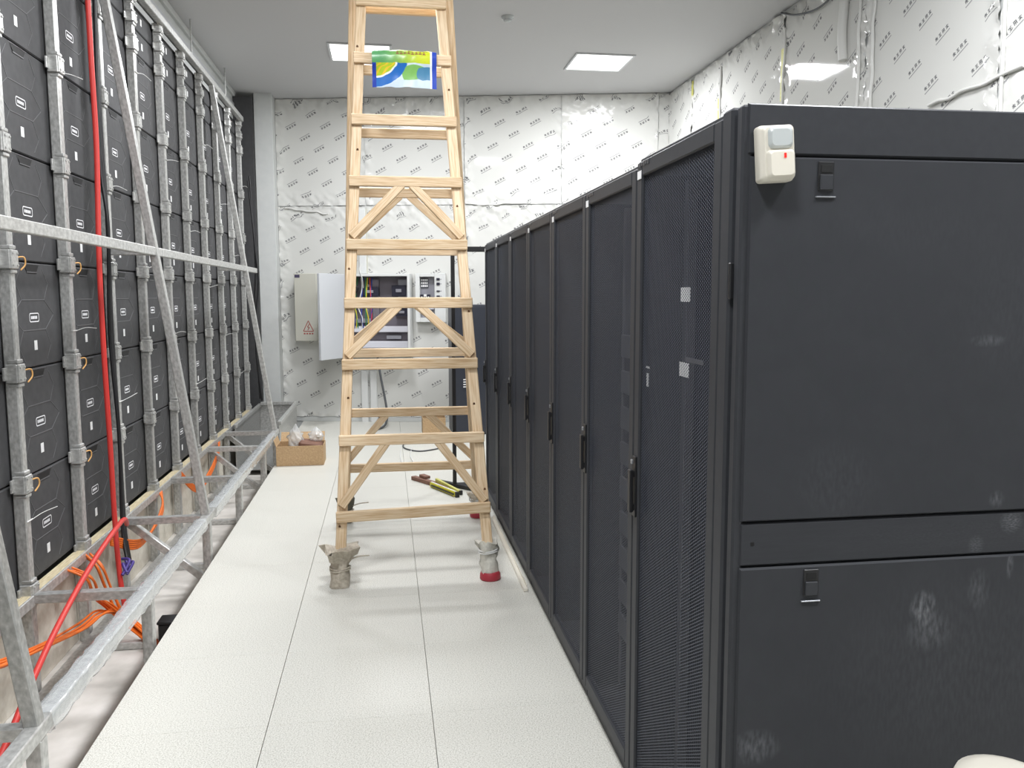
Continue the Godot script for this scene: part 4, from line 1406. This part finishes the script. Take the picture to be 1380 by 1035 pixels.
	t = thing("smoke_detector", V(1.105, CH, -7.53), "small round grey detector on the ceiling between the light panels", "detector")
	s = begin()
	lathe(s, V(1.105, 0, -7.53), [Vector2(0.055, CH), Vector2(0.055, CH - 0.012), Vector2(0.040, CH - 0.020), Vector2(0.034, CH - 0.040), Vector2(0.012, CH - 0.046)], 20)
	obj("housing", s, mats.lens, t)
	s = begin()
	lathe(s, V(1.105, 0, -7.53), [Vector2(0.037, CH - 0.024), Vector2(0.037, CH - 0.034)], 20)
	obj("vent_ring", s, mats.breaker_grey, t)

# ---------------------------------------------------------------- things standing and lying about
func crumpled(s: SurfaceTool, c: Vector3, r: Vector3, sd: int, pinch: float) -> void:
	var n := noise(3.0, sd, 3)
	var rings := []
	for i in 14:
		var f := i / 13.0
		var ring := []
		for k in 22:
			var a := TAU * k / 22
			var rad := sin(PI * clampf(f * 0.93 + 0.04, 0, 1)) * (1.0 - pinch * f)
			var d := Vector3(cos(a) * rad, f * 2.0 - 1.0, sin(a) * rad)
			var q := 1.0 + 0.55 * n.get_noise_3d(d.x * 1.2 + sd, d.y * 1.2, d.z * 1.2)
			ring.append(c + Vector3(d.x * r.x * q, d.y * r.y + 0.15 * r.y * n.get_noise_3d(d.z * 2.0, d.x * 2.0, sd), d.z * r.z * q))
		rings.append(ring)
	loft(s, rings)

func open_box(called: String, lo: Vector3, hi: Vector3, label: String, turned: float) -> Node3D:
	var t := thing(called, (lo + hi) * 0.5 * V(1, 0, 1), label, "box")
	var th := 0.006
	slab("bottom", lo, V(hi.x, lo.y + th, hi.z), mats.cardboard, t, 0.001)
	slab("side", V(lo.x, lo.y + th, hi.z - th), V(hi.x, hi.y, hi.z), mats.cardboard, t, 0.001)
	slab("side", V(lo.x, lo.y + th, lo.z), V(hi.x, hi.y, lo.z + th), mats.cardboard, t, 0.001)
	slab("side", V(lo.x, lo.y + th, lo.z + th), V(lo.x + th, hi.y, hi.z - th), mats.cardboard, t, 0.001)
	slab("side", V(hi.x - th, lo.y + th, lo.z + th), V(hi.x, hi.y, hi.z - th), mats.cardboard, t, 0.001)
	# flaps folded outwards
	var ym := hi.y - 0.002
	bar("flap", V((lo.x + hi.x) / 2, ym, lo.z), V((lo.x + hi.x) / 2, ym + 0.08, lo.z - 0.07), hi.x - lo.x - 0.02, 0.005, Vector3.RIGHT, mats.cardboard, t, 0.001)
	bar("flap", V(lo.x, ym, (lo.z + hi.z) / 2), V(lo.x - 0.02, ym + 0.06, (lo.z + hi.z) / 2), hi.z - lo.z - 0.02, 0.005, Vector3.BACK, mats.cardboard, t, 0.001)
	t.rotation.y = turned
	return t

func loose_things() -> void:
	# cardboard box with plastic bags
	var b := open_box("cardboard_box", V(-1.05, 0.0, -8.32), V(-0.61, 0.19, -8.02), "open cardboard box stuffed with clear plastic at the floor edge", 0.0)
	var s := begin()
	box(s, Transform3D(Basis(Vector3.BACK, -0.15), V(-0.74, 0.165, -8.16)), V(0.22, 0.10, 0.20), 0.02)
	obj("packing", s, mats.brown_wood, b)
	var t := thing("plastic_bag", V(-0.88, 0.10, -8.18), "tall crumpled clear plastic bag sticking out of the cardboard box", "bag")
	s = begin()
	crumpled(s, V(-0.88, 0.25, -8.17), V(0.10, 0.13, 0.09), 3, 0.55)
	obj("film", s, mats.bag, t)
	t = thing("plastic_bag", V(-0.70, 0.15, -8.18), "small crumpled clear plastic bag at the box's far end", "bag")
	s = begin()
	crumpled(s, V(-0.69, 0.26, -8.20), V(0.08, 0.08, 0.07), 8, 0.3)
	obj("film", s, mats.bag, t)
	# box by the navy cabinet
	b = open_box("cardboard_box", V(0.40, 0.0, -9.86), V(0.665, 0.20, -9.58), "brown cardboard box on the floor beside the navy cabinet", 0.0)
	# navy cabinet
	t = thing("floor_cabinet", V(1.03, 0, -9.75), "low navy metal cabinet by the back wall past the racks", "cabinet")
	slab("body", V(0.742, 0.0, -10.08), V(1.33, 1.50, -9.52), mats.navy, t, 0.006)
	slab("door", V(0.752, 0.04, -9.518), V(1.32, 1.48, -9.505), mats.navy, t, 0.004)
	for k in 4:
		slab("name_plate", V(0.868, 0.555 + k * 0.028, -9.504), V(0.935, 0.567 + k * 0.028, -9.500), mats.sticker, t, 0.001)
	slab("top_lip", V(0.68, 0.86, -9.62), V(0.742, 0.875, -9.53), mats.black_plastic, t, 0.003)
	# open frame at the end of the rack row
	t = thing("open_frame_rack", V(0.78, 0, -6.9), "black open frame on wide feet at the end of the racks", "rack")
	slab("upright", V(0.535, 0.03, -6.93), V(0.565, 1.99, -6.87), mats.black_plastic, t, 0.003)
	slab("upright", V(1.035, 0.03, -6.93), V(1.065, 1.99, -6.87), mats.black_plastic, t, 0.003)
	slab("top_bar", V(0.535, 1.965, -6.94), V(1.065, 2.005, -6.86), mats.black_plastic, t, 0.003)
	slab("base_bar", V(0.565, 0.0, -6.94), V(1.035, 0.03, -6.86), mats.black_plastic, t, 0.003)
	for x: float in [0.55, 1.05]:
		bar("foot", V(x - 0.12, 0.016, -7.05), V(x + 0.16, 0.016, -6.72), 0.03, 0.05, Vector3.UP, mats.black_plastic, t, 0.004)
	# tools
	t = thing("wooden_batten", V(0.36, 0, -7.0), "short brown wooden batten lying on the floor tiles", "batten")
	bar("stick", V(0.215, 0.0165, -7.25), V(0.50, 0.0165, -6.78), 0.032, 0.05, Vector3.UP, mats.brown_wood, t)
	bar("block", V(0.285, 0.045, -7.20), V(0.335, 0.045, -7.10), 0.024, 0.05, Vector3.UP, mats.brown_wood, t)
	t = thing("spirit_level", V(0.44, 0, -6.7), "yellow spirit level lying on the floor behind the ladder", "tool")
	bar("beam", V(0.355, 0.021, -6.94), V(0.535, 0.021, -6.55), 0.04, 0.028, Vector3.UP, mats.yellow_tool, t)
	bar("end_cap", V(0.535, 0.021, -6.55), V(0.545, 0.021, -6.528), 0.044, 0.032, Vector3.UP, mats.black_plastic, t)
	bar("edge", V(0.356, 0.043, -6.94), V(0.534, 0.043, -6.55), 0.004, 0.012, Vector3.UP, mats.sticker, t, 0.001)
	bar("label_strip", V(0.36, 0.021, -6.905), V(0.52, 0.021, -6.56), 0.010, 0.0305, Vector3.UP, mats.black_plastic, t, 0.001)
	t = thing("spirit_level", V(0.44, 0, -6.9), "olive slim level lying against the brown batten", "tool")
	bar("beam", V(0.40, 0.05, -6.98), V(0.57, 0.020, -6.62), 0.03, 0.024, Vector3.UP, mats.tape, t)
	bar("end_cap", V(0.57, 0.020, -6.62), V(0.58, 0.020, -6.60), 0.034, 0.028, Vector3.UP, mats.black_plastic, t)
	# leads on the floor
	cable("floor_lead", [[V(0.42, 0.008, -9.45), V(0.30, 0.008, -9.25), V(0.18, 0.008, -9.05), V(0.17, 0.008, -8.75), V(0.30, 0.008, -8.55), V(0.45, 0.008, -8.6), V(0.60, 0.008, -8.75)]], 0.007, mats.grey_cable, "thin grey lead looped on the floor by the cardboard box")
	cable("floor_lead", [[V(0.25, 0.006, -8.8), V(0.22, 0.006, -8.3), V(0.24, 0.006, -7.9), V(0.16, 0.006, -7.75), V(0.12, 0.006, -8.2), V(0.13, 0.006, -8.6)]], 0.006, mats.white_cable, "thin pale lead lying in a long loop on the floor")
	# strip along the foot of the racks
	t = thing("loose_trim", V(0.73, 0, -5.0), "long pale plastic strip lying along the foot of the racks", "trim strip")
	bar("strip", V(0.738, 0.0105, -5.85), V(0.728, 0.0105, -4.34), 0.020, 0.024, Vector3.UP, mats.cream, t, 0.003)
	bar("lip", V(0.746, 0.027, -5.85), V(0.737, 0.027, -4.36), 0.014, 0.004, Vector3.UP, mats.cream, t, 0.001)
	# rounded cream top just showing at the foot of the end panel
	t = thing("round_stool", V(1.205, 0, -1.40), "cream round-topped stool in front of the rack's end panel", "stool")
	s = begin()
	lathe(s, V(1.205, 0, -1.40), [Vector2(0.055, 0.615), Vector2(0.088, 0.620), Vector2(0.098, 0.635), Vector2(0.092, 0.650), Vector2(0.060, 0.662), Vector2(0.01, 0.664)], 32)
	obj("seat", s, mats.cream, t)
	for k in 4:
		var a := TAU * (k + 0.5) / 4
		s = begin()
		tube(s, [V(1.205 + cos(a) * 0.065, 0.62, -1.40 + sin(a) * 0.065), V(1.205 + cos(a) * 0.12, 0.0, -1.40 + sin(a) * 0.12)], 0.012, 10)
		obj("leg", s, mats.black_plastic, t)
